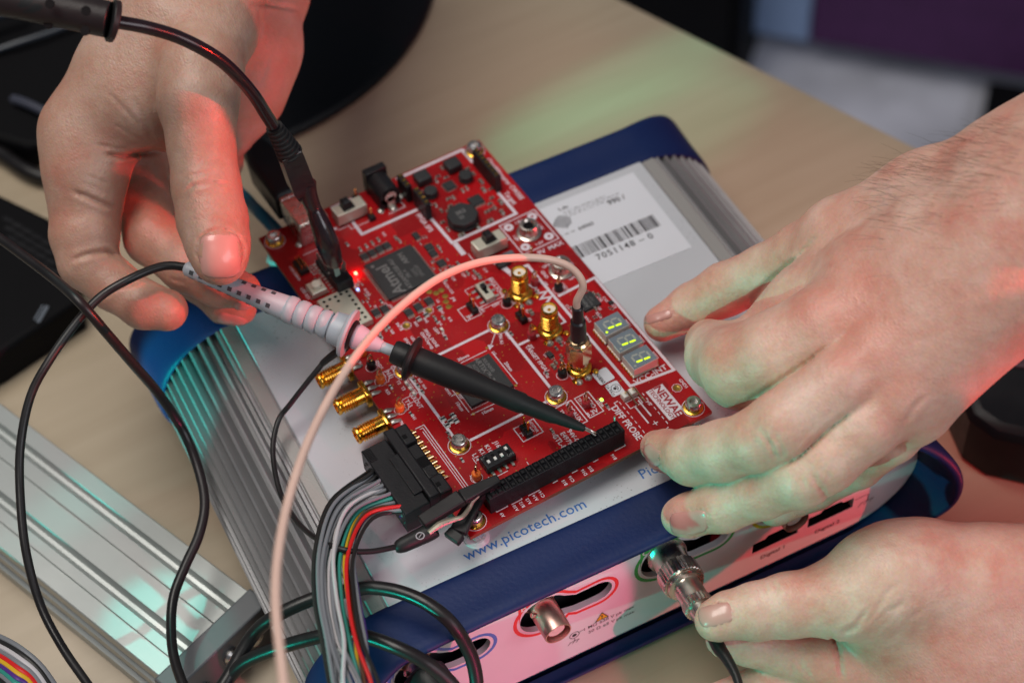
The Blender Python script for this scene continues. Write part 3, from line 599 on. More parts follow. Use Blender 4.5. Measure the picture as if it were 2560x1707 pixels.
for x,y in ((19.6,101.6),(23.0,101.3),(29.5,95.1),(33.7,95.5),(38.3,95.8)): chip(x,y,2.8,2.8,1.0,0,L8b,nm='buffer_chip')
for x,y,w,h in ((51.3,118.9,3.0,2.8),(51.0,115.4,2.8,2.8),(51.2,109.5,3.1,2.8)): chip(x,y,w,h,1.0,0,(.65,4,'NS',.9,.3,.5),nm='buffer_chip')
chip(50,126.6,2.2,3.2,1.1,.0,(.9,2,'NS',.8,.6,.5),nm='regulator_chip')
chip(73.4,142.6,4,4.2,.95,0,(.5,8,'NSEW',.5,.25,.3),nm='power_chip'); chip(77.9,130.1,5.2,4.6,1.1,0,(.65,8,'S',1.1,.3,.5),nm='power_chip')
chip(61.9,50.9,2.0,2.6,1.0,.1,(.95,2,'NS',.8,.4,.4),nm='transistor'); chip(67.6,47.5,2.0,2.0,.9,0,(.65,3,'NS',.5,.3,.4),nm='buffer_chip'); chip(93.1,59.6,1.8,1.5,.9,0,nm='transistor')
chip(19.8,133.0,1.6,2.2,.9,.5,(.95,2,'EW',.7,.4,.4),nm='transistor')
# ---- inductors
def octo(x,y,r,h,nm='inductor',z0=.3):
    mb=MB(); mb.cyl(0,0,r*.8,z0,h-.4,16); mb.cyl(0,0,r,z0+.05,h*.35,16,.1); mb.cyl(0,0,r,h*.55,h,8,.25,rot=math.pi/8); mb.cyl(0,0,r*.72,h-.1,h+.01,20,.12)
    return mb.build(nm,K['chip'],bd,loc=(x,y,0))
b_=octo(68.6,123.7,6.0,4.4); mb=MB(); mb.text('3R3',1.9,-.2,1.0,0,4.43,bold=.06); mb.text('33',1.5,-1.2,-1.6,0,4.43,bold=.05); prop(mb.build('chip_marking',K['grey_ink'],b_,org=(0,0,0)),kind='stuff')
octo(65.2,142.3,2.7,3.2); octo(80.5,142.2,2.8,3.2)
for x,y in ((66.2,150.5),(79.3,150.2)): mb=MB(); mb.box(-2.9,2.9,-2.7,2.7,.2,3.6,.3); mb.build('inductor',K['chip'],bd,loc=(x,y,0),bev=.2)
mb=MB(); mb.box(-3,3,-1.6,1.6,.1,2.4,.25); o=mb.build('tantalum_capacitor',mat('grey_epoxy',(.10,.11,.13),.45),bd,loc=(72.6,98.2,0)); 
mb=MB(); mb.box(-2.6,2.6,-1.3,1.3,.1,2.0,.2); mb.build('diode',K['chip'],bd,loc=(70.0,96.6,0),rz=0)
# ---- passives
def mk_passive(nm,body,l,w,h):
    mb=MB(); mb.box(-l*.28,l*.28,-w/2,w/2,.06,h,.04,0)
    for s_ in (-1,1): x0,x1=sorted((s_*l*.26,s_*l*.5)); mb.box(x0,x1,-w*.52,w*.52,.04,h*1.04,.05,1); 
    for s_ in (-1,1): x0,x1=sorted((s_*l*.5,s_*l*.68)); mb.box(x0,x1,-w*.55,w*.55,.03,h*.3,.04,1)
    return mb.mesh(nm,(0,0,0)),[K[body],K['tin']],mb.mi
PM={}
for key,a in {'c6':('capacitor','cap',1.6,.85,.8),'r6':('resistor','res',1.6,.85,.5),'c4':('capacitor','cap',1.0,.55,.5),'r4':('resistor','res',1.05,.55,.36),'c8':('capacitor','cap',2.1,1.3,1.0),'l6':('led','ptfe',1.6,.9,.7),'n6':('resistor_network','res',1.6,1.7,.55)}.items():
    me,ms,mi=mk_passive(*a)
    for m in ms: me.materials.append(m)
    for p,i in zip(me.polygons,mi): p.material_index=i
    PM[key]=(a[0],me)
def pas(key,x,y,deg=90):
    nm,me=PM[key]; o=bpy.data.objects.new(nm,me); COL.objects.link(o); o.parent=bd; o.location=(x*MM,y*MM,0); o.rotation_euler=(0,0,math.radians(deg)); return o
for a in '''r6 12.0 129.6|r4 8.9 134.6|r4 10.0 134.6|r4 11.1 134.6|r4 9.0 132.9|r4 10.1 132.9|r4 11.2 132.9|r4 9.1 131.1|r4 10.2 131.1|c4 11.3 131.0|c4 10.2 127.6|r4 8.6 128.3|r6 26.5 137.3|r4 19.0 134.7|r4 21.2 131.6|r4 21.2 129.8|r4 19.9 129.6|c6 29.3 132.2|c6 32.0 132.4|c6 34.6 132.6|c6 37.3 132.8|c6 43.2 130.0|c6 43.6 127.9|r4 51.9 124.9|r4 53.0 124.6|r4 49.6 122.6|c6 54.3 117.2|c4 54.2 115.2|r4 48.6 112.2|r4 49.5 112.3|r4 54.1 110.2|r4 47.6 109.2|r6 53.1 106.4|r6 51.6 104.4|r6 54.2 105.4|r6 56.4 106.4|r6 48.6 102.3|r4 49.3 107.1|c6 56.9 100.2|c6 59.4 99.4|c8 59.6 96.6|r4 21.5 118.9|r4 20.6 117.6|l6 18.9 116.4|r4 21.8 116.8|r4 20.5 111.5|r4 19.5 108.3|r4 20.6 109.6|r4 19.4 106.0|r6 23.8 105.5|r4 18.2 109.2|c6 16.3 93.0|c6 18.8 93.0|r6 20.2 93.6|r6 15.7 90.6|r6 13.6 89.1|c6 36.2 88.0|n6 31.2 90.8|n6 34.4 90.9|n6 40.0 91.2|c6 38.8 86.4|r6 36.0 86.1|l6 35.7 81.9|r6 35.0 78.0|l6 26.8 82.3|r6 25.4 76.4|r6 7.9 68.9|l6 13.2 67.4|l6 13.2 64.6|l6 13.2 61.9|r6 16.2 67.3|r6 16.2 64.3|r6 16.2 61.2|r6 8.1 54.8|n6 16.4 46.9|n6 18.0 44.6|n6 16.2 43.7|n6 19.9 46.4|n6 19.7 43.8|r6 14.8 40.6|c4 14.0 38.6|r6 14.0 36.5|r6 13.4 32.3|c4 12.2 33.6|r6 13.2 28.3|c6 45.1 22.3|r6 55.6 66.8|c8 66.6 71.4|r6 68.2 56.0|r6 67.9 53.2|r6 65.5 52.4|c6 61.9 47.0|c8 60.3 45.8|c6 64.0 46.4|c6 65.0 48.2|r6 66.6 45.3|r6 56.8 44.8|c6 79.9 64.9|c6 87.0 70.3|c6 88.6 70.0|c4 89.3 68.4|c6 90.2 66.6|c6 91.3 65.1|c6 86.9 60.3|r4 91.4 57.9|r4 84.2 57.2|r4 85.2 57.2|r4 86.9 56.9|r4 92.1 57.1|r6 66.7 21.3|c6 62.1 80.9|c6 71.2 84.3|c6 73.3 78.6|c6 69.8 136.8|c6 71.6 136.4|c6 76.4 137.7|c6 78.3 137.9|c6 68.5 133.2|c6 66.7 131.6|c6 64.4 133.0|c6 64.0 136.6|r6 62.2 138.0|c8 71.0 131.6|c8 83.3 133.6|c8 84.7 137.9|c6 83.8 128.3|c6 82.1 123.4|c6 80.3 123.2|c6 78.6 123.0|c6 81.7 126.0|r6 74.8 147.4|r6 72.3 149.6|r6 70.6 147.8|c6 75.8 152.6|c6 83.9 146.8|c6 84.4 143.3|c6 62.6 145.6|c6 61.9 127.4|c6 61.7 123.2|c8 64.7 117.8|c8 71.6 118.2|c8 77.2 118.2|c8 83.1 119.6|c8 85.5 124.6|r6 86.0 132.6|c6 24.4 97.0|r6 33.6 100.1|r4 26.8 98.0|r4 28.1 98.0|r4 36.0 99.0|c6 11.2 109.5|r6 9.0 104.0'''.split('|'):
    k,x,y=a.split(); pas(k,float(x),float(y),90+random.uniform(-2,2) if (float(y)<116 or float(x)<60) else random.choice((0,90)))
random.seed(21)
taken=[(o_.location.x/MM,o_.location.y/MM) for o_ in bd.children if o_.type=='MESH' and (o_.location.x or o_.location.y)]
for x0,x1,y0,y1,n_ in ((20,26,96,120,14),(27,44,85,101,16),(61,86,118,139,26),(62,86,141,156,16),(10,22,86,96,8),(46,56,98,124,12),(56,66,40,60,8),(10,20,36,50,8),(82,94,55,71,9)):
    for k in range(n_*4):
        x,y=random.uniform(x0,x1),random.uniform(y0,y1)
        if n_>0 and all(abs(x-a)>1.7 and abs(y-b)>0 and (abs(x-a)>1.9 or abs(y-b)>1.9) for a,b in taken) and not(25<x<47 and 102<y<125) and not(61.5<x<76 and 116.8<y<130.5) and all(math.hypot(x-a,y-b)>3.6 for a,b in ((66.2,150.5),(79.3,150.2),(65.2,142.3),(80.5,142.2),(73.4,142.6),(77.9,130.1),(86.3,64.4),(67.9,60.5),(60.9,61.5),(60.9,41),(87.9,147),(87.9,142),(87.9,137))) :
            pas(random.choice(('r4','c4','r4','r6')),x,y,random.choice((0,90))); taken.append((x,y)); n_-=1
mb=MB()
for k in range(420):
    x,y=random.uniform(4,90),random.uniform(10,128)
    if 26<x<45 and 44<y<64 or 26<x<46 and 103<y<124 or 3<x<17 and 97<y<116: continue
    mb.ring(x,y,.11,.26,.028,8)
prop(mb.build('via',K['brass'],bd),kind='stuff')
for x,y,m,nm in ((22.3,122.4,'redled','status_led'),(19.2,114.9,'blueled','status_led'),(66.4,24.2,'greenled','status_led')):
    mb=MB(); mb.box(-.9,.9,-.55,.55,.05,.5,.05); o=mb.build(nm,K['ptfe'],bd,loc=(x,y,0),rz=1.57); mb=MB(); mb.lathe([(.5 if m!='redled' else .62,.4),(.45,.75),(.2,.95)],n=14); mb.build('led_lens',K[m],o,org=(0,0,0))
l=bpy.data.lights.new('red_led_glow','POINT'); l.energy=0.0016; l.color=(1,.04,.03); l.shadow_soft_size=.0012; o=bpy.data.objects.new('red_led_glow',l); COL.objects.link(o); o.location=(22.3*MM,122.4*MM,(2.4+TZ)*MM)
# ---- connectors
def part(nm,f,mt,x=0,y=0,rz=0,parent=bd,label=None,bev=0,z=0,**k):
    mb=MB(); f(mb)
    o=mb.build(nm,mt,parent,loc=(x,y,z) if parent is bd else None,rz=rz,org=None if parent is bd else (0,0,0),bev=bev,label=label,**k); return o
# USB-B socket
def f(m): m.box(-6,6,-8.2,8.2,.2,10.8,.5)
ub=part('usb_socket',f,K['steel'],17.9,153.2,bev=.4)
def f(m):
    m.box(-5.2,5.2,8.21,8.5,1.2,9.8)
part('socket_mouth',f,K['matte'],parent=ub)
def f(m):
    for s_ in (-1,1): m.box(s_*6.02-.25,s_*6.02+.25,-7,-5,-1,3,.1); m.lathe([(1.5,0),(1.0,.7),(.5,1.0)],(s_*6.6,-6,0),n=12)
part('solder_tab',f,K['tin'],parent=ub)
# slide switches
def slide(x,y,rz=0,kx=0):
    o=part('slide_switch',lambda m:m.box(-6.2,6.2,-2.9,2.9,.6,5.9,.3),K['shield'],x,y,rz,bev=.25)
    part('switch_base',lambda m:m.box(-6.0,6.0,-2.75,2.75,.05,.7),K['black'],parent=o)
    part('knob',lambda m:(m.box(-2.4+kx,2.4+kx,-1.9,1.9,5.95,6.5,.1),m.box(-2.1+kx,.9+kx,-1.7,1.7,6.5,9.8,.5)),K['black'],parent=o)
    part('lug',lambda m:[m.box(s_*6.2-.2,s_*6.2+.2,-.9,.9,-.8,3,.05) for s_ in (-1,1)],K['tin'],parent=o); return o
slide(34.2,149.4,0,-.6); slide(69.6,105.8,0,.2)
# barrel jack
o=part('power_jack',lambda m:(m.box(-4.5,4.5,8.2,11.6,.1,10.9,.3),m.box(-4.3,4.3,-1.8,8.2,.1,5.4,.3),m.lathe([(4.3,-1.8),(4.3,8.4)],(0,0,5.6),(0,1,0),28)),K['black'],49.6,147.2,bev=.25)
part('jack_tab',lambda m:(m.lathe([(2.4,0),(2.4,.35)],(0,-2.2,6.0),(0,-1,0),20),m.box(-1.5,1.5,-2.55,-2.2,0,6,.0)),K['nickel'],parent=o)
part('jack_pin',lambda m:(m.lathe([(1.6,0),(1.2,.8),(.4,1.2)],(.2,-3.2,0),n=14),m.lathe([(1.5,0),(1.1,.7),(.4,1)],(-4.4,-1.6,0),n=14),m.lathe([(1.5,0),(1.1,.7),(.4,1)],(5.6,1.0,0),n=14)),K['tin'],parent=o)
# single row sockets with gold rims
def sip(x,y0,n):
    o=part('socket_strip',lambda m:m.box(-1.2,1.2,-(n*2.54)/2,(n*2.54)/2,.05,8.4,.15),K['black'],x,y0,bev=.1)
    for k in range(n):
        mb=MB(); y=(k-(n-1)/2)*2.54; mb.lathe([(.75,8.35),(.72,8.55),(.42,8.5),(.38,8.0),(.1,8.0)],(0,y,0),n=14,cap=False); mb.build('contact',K['gold'],o,org=(0,0,0))
sip(57.0,147.4,3); sip(58.6,136.6,4); sip(87.9,138.6,7)
# tinned shield can with vent holes: each hole a flat dark disc, its shade put in the colour
sh=part('shield_can',lambda m:m.box(-6.6,6.6,-9.3,9.3,.1,3.1,.25),K['shield'],9.9,106.9,bev=.15)
mb=MB()
for i in range(5):
    for j in range(7):
        if (i in (0,4) or j in (0,1,5,6)) and not(i in(1,3) and j in (1,5)): mb.ring(-4.6+i*2.3,-7.2+j*2.4,0,.62,3.105,14)
prop(mb.build('vent_hole',K['matte'],sh,org=(0,0,0)),kind='stuff')
# push button
o=part('push_button',lambda m:m.box(-3,3,-3,3,.3,3.0,.3),K['shield'],6.4,122.6,bev=.1)
part('button_cap',lambda m:m.lathe([(1.75,3.0),(1.75,4.3),(1.4,4.7)],n=20),mat('cream_plastic',(.62,.58,.48),.5),parent=o)
part('button_lead',lambda m:[m.box(a*3.1-.5,a*3.1+.5,b*2.2-.4,b*2.2+.4,.02,.35) for a in(-1,1) for b in(-1,1)],K['tin'],parent=o)
# debug header with two rows of bent pins
o=part('debug_header',lambda m:m.box(-1.7,1.7,-3.4,3.4,.1,2.2,.1),K['black'],6.6,135.8)
for j in range(5):
    for s_ in (-1,1): part('pin',lambda m:(m.box(s_*.65-.2,s_*.65+.2,j*1.27-2.54-.2,j*1.27-2.54+.2,2.2,4.2),m.box(min(s_*1.7,s_*2.6),max(s_*1.7,s_*2.6),j*1.27-2.74,j*1.27-2.34,.05,.35)),K['pinc'],parent=o)
# 2x10 header (plugged by the sleeved stub)
o=part('pin_header',lambda m:m.box(-2.5,2.5,-5.2,8.6,.1,2.5,.1),K['black'],14.6,126.0)
for j in range(10):
    for s_ in (-1,1):
        part('pin',lambda m:(m.box(s_*1.27-.32,s_*1.27+.32,j*1.7-6.6-.3,j*1.7-6.6+.3,2.5 if j>2 else .5,5.4 if j>4 else 2.6),m.box(min(s_*2.5,s_*3.7),max(s_*2.5,s_*3.7),j*1.7-6.95,j*1.7-6.25,.03,.4)),K['tin'],parent=o)
# banana sockets
for x,y in ((86.2,105.1),(86.4,82.6)):
    o=part('banana_socket',lambda m:(m.lathe([(4.7,.05),(4.7,.7),(4.3,.95),(3.6,1.0)],n=36,cap=False),m.lathe([(3.6,1.0),(3.6,4.4),(3.3,4.9),(2.6,5.0),(2.0,4.3),(2.0,1.0)],n=36,cap=False),),K['nickel'],x,y)
    part('socket_bore',lambda m:m.lathe([(1.99,1.2),(1.99,4.0)],n=30),K['matte'],parent=o)
# upright gold coax sockets
def sma(x,y,plug=False):
    pr=[(4.3,.1),(4.5,.5),(4.5,1.2),(4.1,1.7),(3.3,2.0),(2.9,3.2)]
    z=3.4
    while z<9.4: pr+= [(2.55,z),(3.15,z+.25),(3.15,z+.45),(2.55,z+.72)]; z+=.92
    pr+=[(2.75,10.0),(3.0,10.3),(3.0,12.3),(2.75,12.6),(2.35,12.6),(2.3,11.4)]
    o=part('coax_socket',lambda m:(m.lathe(pr,n=32,cap=False),),K['gold'],x,y,sharp=50)
    part('socket_leg',lambda m:[m.lathe([(1.1,0),(1.1,.5),(.6,1.0)],(a*4.2,b*4.2,0),n=12) for a in(-1,1) for b in(-1,1)],K['gold'],parent=o)
    part('dielectric_core',lambda m:m.lathe([(2.3,11.2),(2.3,11.5)],n=24),K['ptfe'],parent=o)
    part('centre_contact',lambda m:m.lathe([(.6,11.5),(.6,11.75),(.3,11.75),(.25,11.52)],n=12),K['gold'],parent=o)
    part('solder_fillet',lambda m:[m.lathe([(1.5,.02),(1.1,.7),(.5,1.1)],(a*3.4,b*4.9,0),n=14) for a,b in((1,0),(.2,-1),(-.9,-1))],K['tin'],parent=o)
sma(68.0,81.0); sma(67.9,60.5); sma(67.3,40.2)
# edge coax sockets
def esma(y):
    pr=[(2.9,0),(2.9,3.4)]; z=3.5
    while z<8.8: pr+=[(2.5,z),(3.15,z+.25),(3.15,z+.45),(2.5,z+.7)]; z+=.9
    pr+=[(2.7,9.4),(3.0,9.6),(3.0,10.4),(2.8,10.6),(2.4,10.6),(2.3,8.6),(.6,8.6),(.5,9.6),(.2,9.6)]
    o=part('edge_coax_socket',lambda m:(m.box(-1.8,-.1,-3.6,3.6,-4.2,2.4,.1),m.lathe(pr,(-1.8,0,-.9),(-1,0,0),32,cap=False)),K['gold'],.2,y,bev=.0,sharp=50)
    part('dielectric_core',lambda m:m.lathe([(2.3,8.5),(2.3,8.62)],(-1.8,0,-.9),(-1,0,0),20),K['ptfe'],parent=o)
    for b in (-2.7,0,2.7): part('solder_joint',lambda m:m.tube([(-.3,b,.45),(1.2,b+.1,.75),(2.6,b-.1,.5),(4.2-abs(b)*.1,b,.25)],[.75,.95,.8,.35],10,flat=.55),K['tin'],parent=o)
for y in (85.6,71.9,57.3): esma(y)
# ring test points
def tp(x,y,col,ang=.3):
    o=part('test_point',lambda m:m.lathe([(1.55,.05),(1.6,.4),(1.6,2.6),(1.3,3.0)],n=22),K[col],x,y)
    pts=[(math.cos(ang)*1.05*math.sin(2*math.pi*k/14)*(.85),math.sin(ang)*1.05*math.sin(2*math.pi*k/14)*.85,4.9-1.95*math.cos(2*math.pi*k/14)) for k in range(1,14)]
    part('wire_loop',lambda m:m.tube(pts,.36,8,sub=2),K['paleg'],parent=o)
for x,y,c,a in ((80.8,75.4,'black',.6),(61.5,79.6,'black',.5),(60.9,41.0,'black',.4),(6.4,80.4,'black',.2),(6.1,73.1,'orange',.3),(5.9,58.4,'orange',.2),(13.7,19.4,'orange',.9),(6.6,87.4,'orange',.3),(74.9,82.4,'redp',.3),(60.9,61.5,'redp',.4),(53.3,24.4,'redp',.5),(60.7,25.2,'redp',.4),(80.2,93.2,'redp',.8)): tp(x,y,c,a)
for x,y in ((40.1,155.6),(40.3,143.6)): 
    o=part('jumper_pin',lambda m:m.box(-1.2,1.2,-1.2,1.2,.05,2.5,.2),K['black'],x,y); part('pin',lambda m:m.box(-.32,.32,-.32,.32,2.5,6.2,.1),K['pinc'],parent=o)
for x,y,dx,dy,m in ((49.6,84.0,0,2.2,'pinc'),(62.2,70.6,.2,2.2,'pinc'),(37.4,26.4,.1,2.2,'gold')):
    o=part('jumper_header',lambda q:[q.box(-1.25,1.25,s_*1.27-1.2,s_*1.27+1.2,.05,2.5,.25) for s_ in(-1,1)],K['black'],x,y)
    for s_ in (-1,1): part('pin',lambda q:q.box(-.3,.3,s_*1.27-.3,s_*1.27+.3,2.5,7.6,.1),K[m],parent=o)
# small power slide switch
o=part('power_switch',lambda m:m.box(-1.9,1.9,-4.3,4.3,.4,2.4,.2),K['shield'],57.3,88.0,0,bev=.1)
part('switch_slot',lambda m:m.box(-.7,.7,-1.9,1.9,2.38,2.44),K['matte'],parent=o); part('knob',lambda m:m.box(-.9,.9,.2,2.2,2.4,4.2,.2),K['black'],parent=o)
part('switch_base',lambda m:m.box(-2.2,2.2,-4.1,4.1,.2,1.3,.2),K['black'],parent=o)
part('lead',lambda m:[m.box(min(s_*1.9,s_*4.0),max(s_*1.9,s_*4.0),t-.45,t+.45,.04,.5,.1) for s_ in(-1,1) for t in(-3,0,3)],K['tin'],parent=o)
# 7 segment displays
for x,y in ((86.0,48.1),(86.0,39.1),(86.0,30.0)):
    o=part('digit_display',lambda m:m.box(-4.9,4.9,-3.8,3.8,1.0,4.7,.15),K['seg_body'],x,y)
    part('display_face',lambda m:m.box(-4.75,4.75,-3.65,3.65,4.6,4.76),K['face'],parent=o)
    part('display_substrate',lambda m:m.box(-5.3,5.3,-3.9,3.9,.25,1.0),K['ptfe'],parent=o)
    for k in range(5):
        part('lead',lambda m:m.box(-5.75,-5.1,k*1.5-3.3,k*1.5-2.6,.05,1.05,.1),K['gold'],parent=o)
        part('lead',lambda m:m.box(5.1,5.75,k*1.5-3.3,k*1.5-2.6,.05,1.05,.1),K['gold'],parent=o)
    # digit: up is +x, right is -y
    def seg(u0,v0,u1,v1,m,lit):
        sl=.12
        def q(u,v): return (v+ .3, -(u+sl*v))
        a=Vector(q(u0,v0));b=Vector(q(u1,v1)); dd=(b-a).normalized(); nn=Vector((-dd.y,dd.x)); w=.36; a=a+dd*.22;b=b-dd*.22
        P_=[a,a+dd*w*.8+nn*w,b-dd*w*.8+nn*w,b,b-dd*w*.8-nn*w,a+dd*w*.8-nn*w]
        z=4.8 if lit else 4.79
        mb=MB(); mb.prism([p[:] for p in P_],4.77,z+.02); mb.build('segment',K['lit' if lit else 'unlit'],o,org=(0,0,0))
    g=2.9;hw=1.55
    for a in ((-hw,g,hw,g,0,0),(hw,0,hw,g,0,1),(hw,-g,hw,0,0,1),(-hw,-g,hw,-g,0,0),(-hw,-g,-hw,0,0,0),(-hw,0,-hw,g,0,0),(-hw,0,hw,0,0,0)): seg(*a)
    part('decimal_point',lambda m:m.cyl(-3.6,-2.45,.45,4.77,4.82,14),K['lit' if y>45 else 'unlit'],parent=o)
# stickers and printed logo
def rrect(x0,x1,y0,y1,r,n=5):
    P_=[]
    for cx,cy,a0 in ((x1-r,y1-r,0),(x0+r,y1-r,90),(x0+r,y0+r,180),(x1-r,y0+r,270)):
        for k in range(n+1): a=math.radians(a0+90*k/n); P_.append((cx+r*math.cos(a),cy+r*math.sin(a)))
    return P_
o=part('serial_sticker',lambda m:m.prism(rrect(-3,3,-3,3,.7),.03,.12),K['label'],72.7,32.9,.02)
part('sticker_print',lambda m:m.text('LN18363',1.3,-1.5,0,-90,.14,bold=.06,sx=.82),K['blackink'],parent=o)
o=part('inspection_sticker',lambda m:m.prism(rrect(-2.45,2.45,-3,3,.7),.03,.12),K['label'],73.0,26.1,-.04)
def f(m):
    m.text('QA PASS',1.05,-1.8,.2,-90,.13,bold=.02); m.ring(.5,0,1.6,1.8,.13)
    m.ring(.1,0,0,.62,.135,18)
    for a in (-1.0,-.35,.35,1.0): m.ring(.3+.95*math.cos(a),.95*math.sin(a),0,.27,.137,12)
part('sticker_print',f,K['blackink'],parent=o)
lg=part('logo_print',lambda m:m.add([(-3.4,-7.3,ZS),(3.4,-7.3,ZS),(3.4,7.3,ZS),(-3.4,7.3,ZS)],[(0,1,2,3)]),K['ink'],84.6,11.8)
part('logo_lettering',lambda m:(m.text('NEWAE',2.9,.9,0,-90,ZS+.03,bold=.12,sx=1.05),m.text('TECHNOLOGY',1.55,-1.7,0,-90,ZS+.03,bold=.05,sx=1.0)),mat('mask_red',(.30,.01,.02),.4),parent=lg)
# white two-pin connector with bent gold pins
o=part('probe_connector',lambda m:(m.box(-2.9,-.2,-1.3,1.3,.05,2.6,.25),m.box(.2,2.9,-1.3,1.3,.05,2.6,.25)),K['white'],75.4,20.6,bev=.15)
for s_ in (-1,1): part('bent_pin',lambda m:m.tube([(s_*1.5,.2,2.4),(s_*1.5,-.1,4.0),(s_*1.5,-1.2,4.6),(s_*1.5,-7.4,4.2)],.33,6,sub=3),K['paleg'],parent=o)
# dip switch
o=part('dip_switch',lambda m:m.box(-5.6,5.6,-2.9,2.9,.5,3.6,.25),K['black'],23.0,21.2,bev=.12)
for k in range(4):
    part('slot',lambda m:m.box(-4.4+k*2.54-.55+.6,-4.4+k*2.54+.55+.6,-1.5,1.5,3.58,3.64),K['matte'],parent=o)
    yk=-.8 if k<3 else .9
    part('rocker',lambda m:m.box(-3.8+k*2.54-.5,-3.8+k*2.54+.5,yk-.6,yk+.6,3.6,4.3,.2),K['white'],parent=o)
    part('lead',lambda m:(m.box(-3.8+k*2.54-.5,-3.8+k*2.54+.5,-4.6,-2.8,.1,.6,.1),m.box(-3.8+k*2.54-.5,-3.8+k*2.54+.5,2.8,4.2,.1,.6,.1)),K['tin'],parent=o)
part('switch_print',lambda m:(m.text('ON',1.2,4.0,-1.9,0,3.62),m.text('KE',1.1,-4.6,1.4,0,3.62)),K['grey_ink'],parent=o)
# 2x20 socket header near the front edge
o=part('socket_header',lambda m:m.box(-26.2,26.2,-2.45,2.45,.05,8.2,.1),K['black'],36.6,6.7)
for k in range(20):
    for s_ in (-1,1):
        part('socket_cell',lambda m:m.add([(k*2.54-24.13-1.1,s_*1.22-1.1,8.24),(k*2.54-24.13+1.1,s_*1.22-1.1,8.24),(k*2.54-24.13+1.1,s_*1.22+1.1,8.24),(k*2.54-24.13-1.1,s_*1.22+1.1,8.24),
             (k*2.54-24.13-.85,s_*1.22-.85,8.95),(k*2.54-24.13+.85,s_*1.22-.85,8.95),(k*2.54-24.13+.85,s_*1.22+.85,8.95),(k*2.54-24.13-.85,s_*1.22+.85,8.95),
             (k*2.54-24.13-.5,s_*1.22-.5,8.3),(k*2.54-24.13+.5,s_*1.22-.5,8.3),(k*2.54-24.13+.5,s_*1.22+.5,8.3),(k*2.54-24.13-.5,s_*1.22+.5,8.3)],
             [(0,1,5,4),(1,2,6,5),(2,3,7,6),(3,0,4,7),(4,5,9,8),(5,6,10,9),(6,7,11,10),(7,4,8,11),(8,9,10,11)]),K['black'],parent=o)
for k in range(20):
    mb=MB(); mb.lathe([(.8,.03),(.6,.35),(.3,.5)],(k*2.54-24.13,3.7,0),n=8); mb.build('solder_joint',K['paleg'],o,org=(0,0,0))
part('test_clip_wire',lambda m:m.tube([(25.3,2.6,5),(25.4,2.9,9.5),(25.2,2.2,10.6),(24.9,1.6,9.6)],.3,8),K['tin'],parent=o)
# right angle shrouded connector on the left edge, bottom
o=part('harness_header',lambda m:(m.box(-6.0,-2.0,15.2-30.5,47.2-30.5,-2.6,8.6,.4),m.box(-2.0,2.6,15.2-30.5,23-30.5,.05,7.6,.5),m.box(-2.0,2.6,39-30.5,47.2-30.5,.05,7.6,.5),m.box(-2.0,2.4,23.2-30.5,38.8-30.5,.05,6.2,.5)),K['black'],0,30.6,bev=.25)
part('latch_recess',lambda m:(m.box(-1.6,1.8,-2.2,2.2,6.18,6.26),m.box(-.8,1,-1.3,1.3,6.25,6.33),m.box(-1.4,.2,10.6,12.4,7.59,7.66),m.box(-1.4,.2,-12.4,-10.6,7.59,7.66)),K['matte'],parent=o)
for k in range(10):
    part('pin',lambda m:m.box(2.4,5.7,(k-4.5)*2.46+5.2-.42,(k-4.5)*2.46+5.2+.42,.4,1.15,.15),K['paleg'],parent=o)
    part('pin_pad',lambda m:m.ring(4.6,(k-4.5)*2.46+6.4,.35,.75,.06,14),K['brass'],parent=o)
# ============================================================ cables, probe and the other things on the table
def path(pts): return [tuple(at(x,y,z)) for x,y,z in pts]
def one(name,mb,mt,label,cat,group=None,org=None,**k):
    V=np.array(mb.v); lo=V.min(0); c=((V[:,0].min()+V[:,0].max())/2,(V[:,1].min()+V[:,1].max())/2,max(lo[2],-TZ)) if org is None else org
    o=mb.build(name,mt,None,org=c,**k); return prop(o,label,cat,group)
# --- oscilloscope probe
K['probe']=mat('grey_probe_plastic',(0.42,0.45,0.50),0.42,bump=0.15,bs=900,var=0.06,vs=80)
PA=at(415,610,42); PB=at(1362,992,10.5)
ax=(PB-PA); PLN=np.linalg.norm(ax); ax/=PLN
def pl(xD,yD):
    "distance along the probe axis of a picture point"
    X=xD*2560/2352; Y=yD*2560/2352; d=RB.T@np.array([(X-1280)/FPX,(Y-853.5)/FPX,1.0]); d/=np.linalg.norm(d)
    n=np.cross(d,np.cross(ax,d)); return float(((CB-PA)@n)/(ax@n))
def pt(s,off=(0,0,0)): return PA+ax*s+np.array(off)
def rr(xD,yD,w): s=pl(xD,yD); return s, w/2*2560/2352*depth(pt(s))/FPX   # station and radius from picture width
pb=thing('oscilloscope_probe','grey and black oscilloscope probe held in the left hand, its hook on the socket header','probe',tuple(pt(60)))
def plathe(mb,prof,**k): mb.lathe(prof,tuple(PA),tuple(ax),**k)
S0=pl(430,617)
s=[rr(430,617,36),rr(520,650,42),rr(600,665,50),rr(665,690,60),rr(695,703,66)]
mb=MB(); prof=[(1.7,s[0][0]-1),(s[0][1],s[0][0])]+[(r_,s_) for s_,r_ in s[1:4]]
x=s[3][0]
for k in range(4): prof+=[(s[3][1]+.25,x+.3),(s[3][1]+.45,x+1.2),(s[3][1]+.45,x+2.6),(s[3][1]+.2,x+3.4),(s[3][1]-.35,x+3.7)]; x+=4.2
sx=[rr(770,735,78),rr(797,742,84)]
prof+=[(s[4][1]+.1,x),(sx[0][1]-.2,sx[0][0]),(sx[1][1]-.1,sx[1][0]),(sx[1][1]+1.9,sx[1][0]+.8),(sx[1][1]+2.4,sx[1][0]+1.6),(sx[1][1]+2.2,sx[1][0]+2.4),(3.2,sx[1][0]+2.6)]
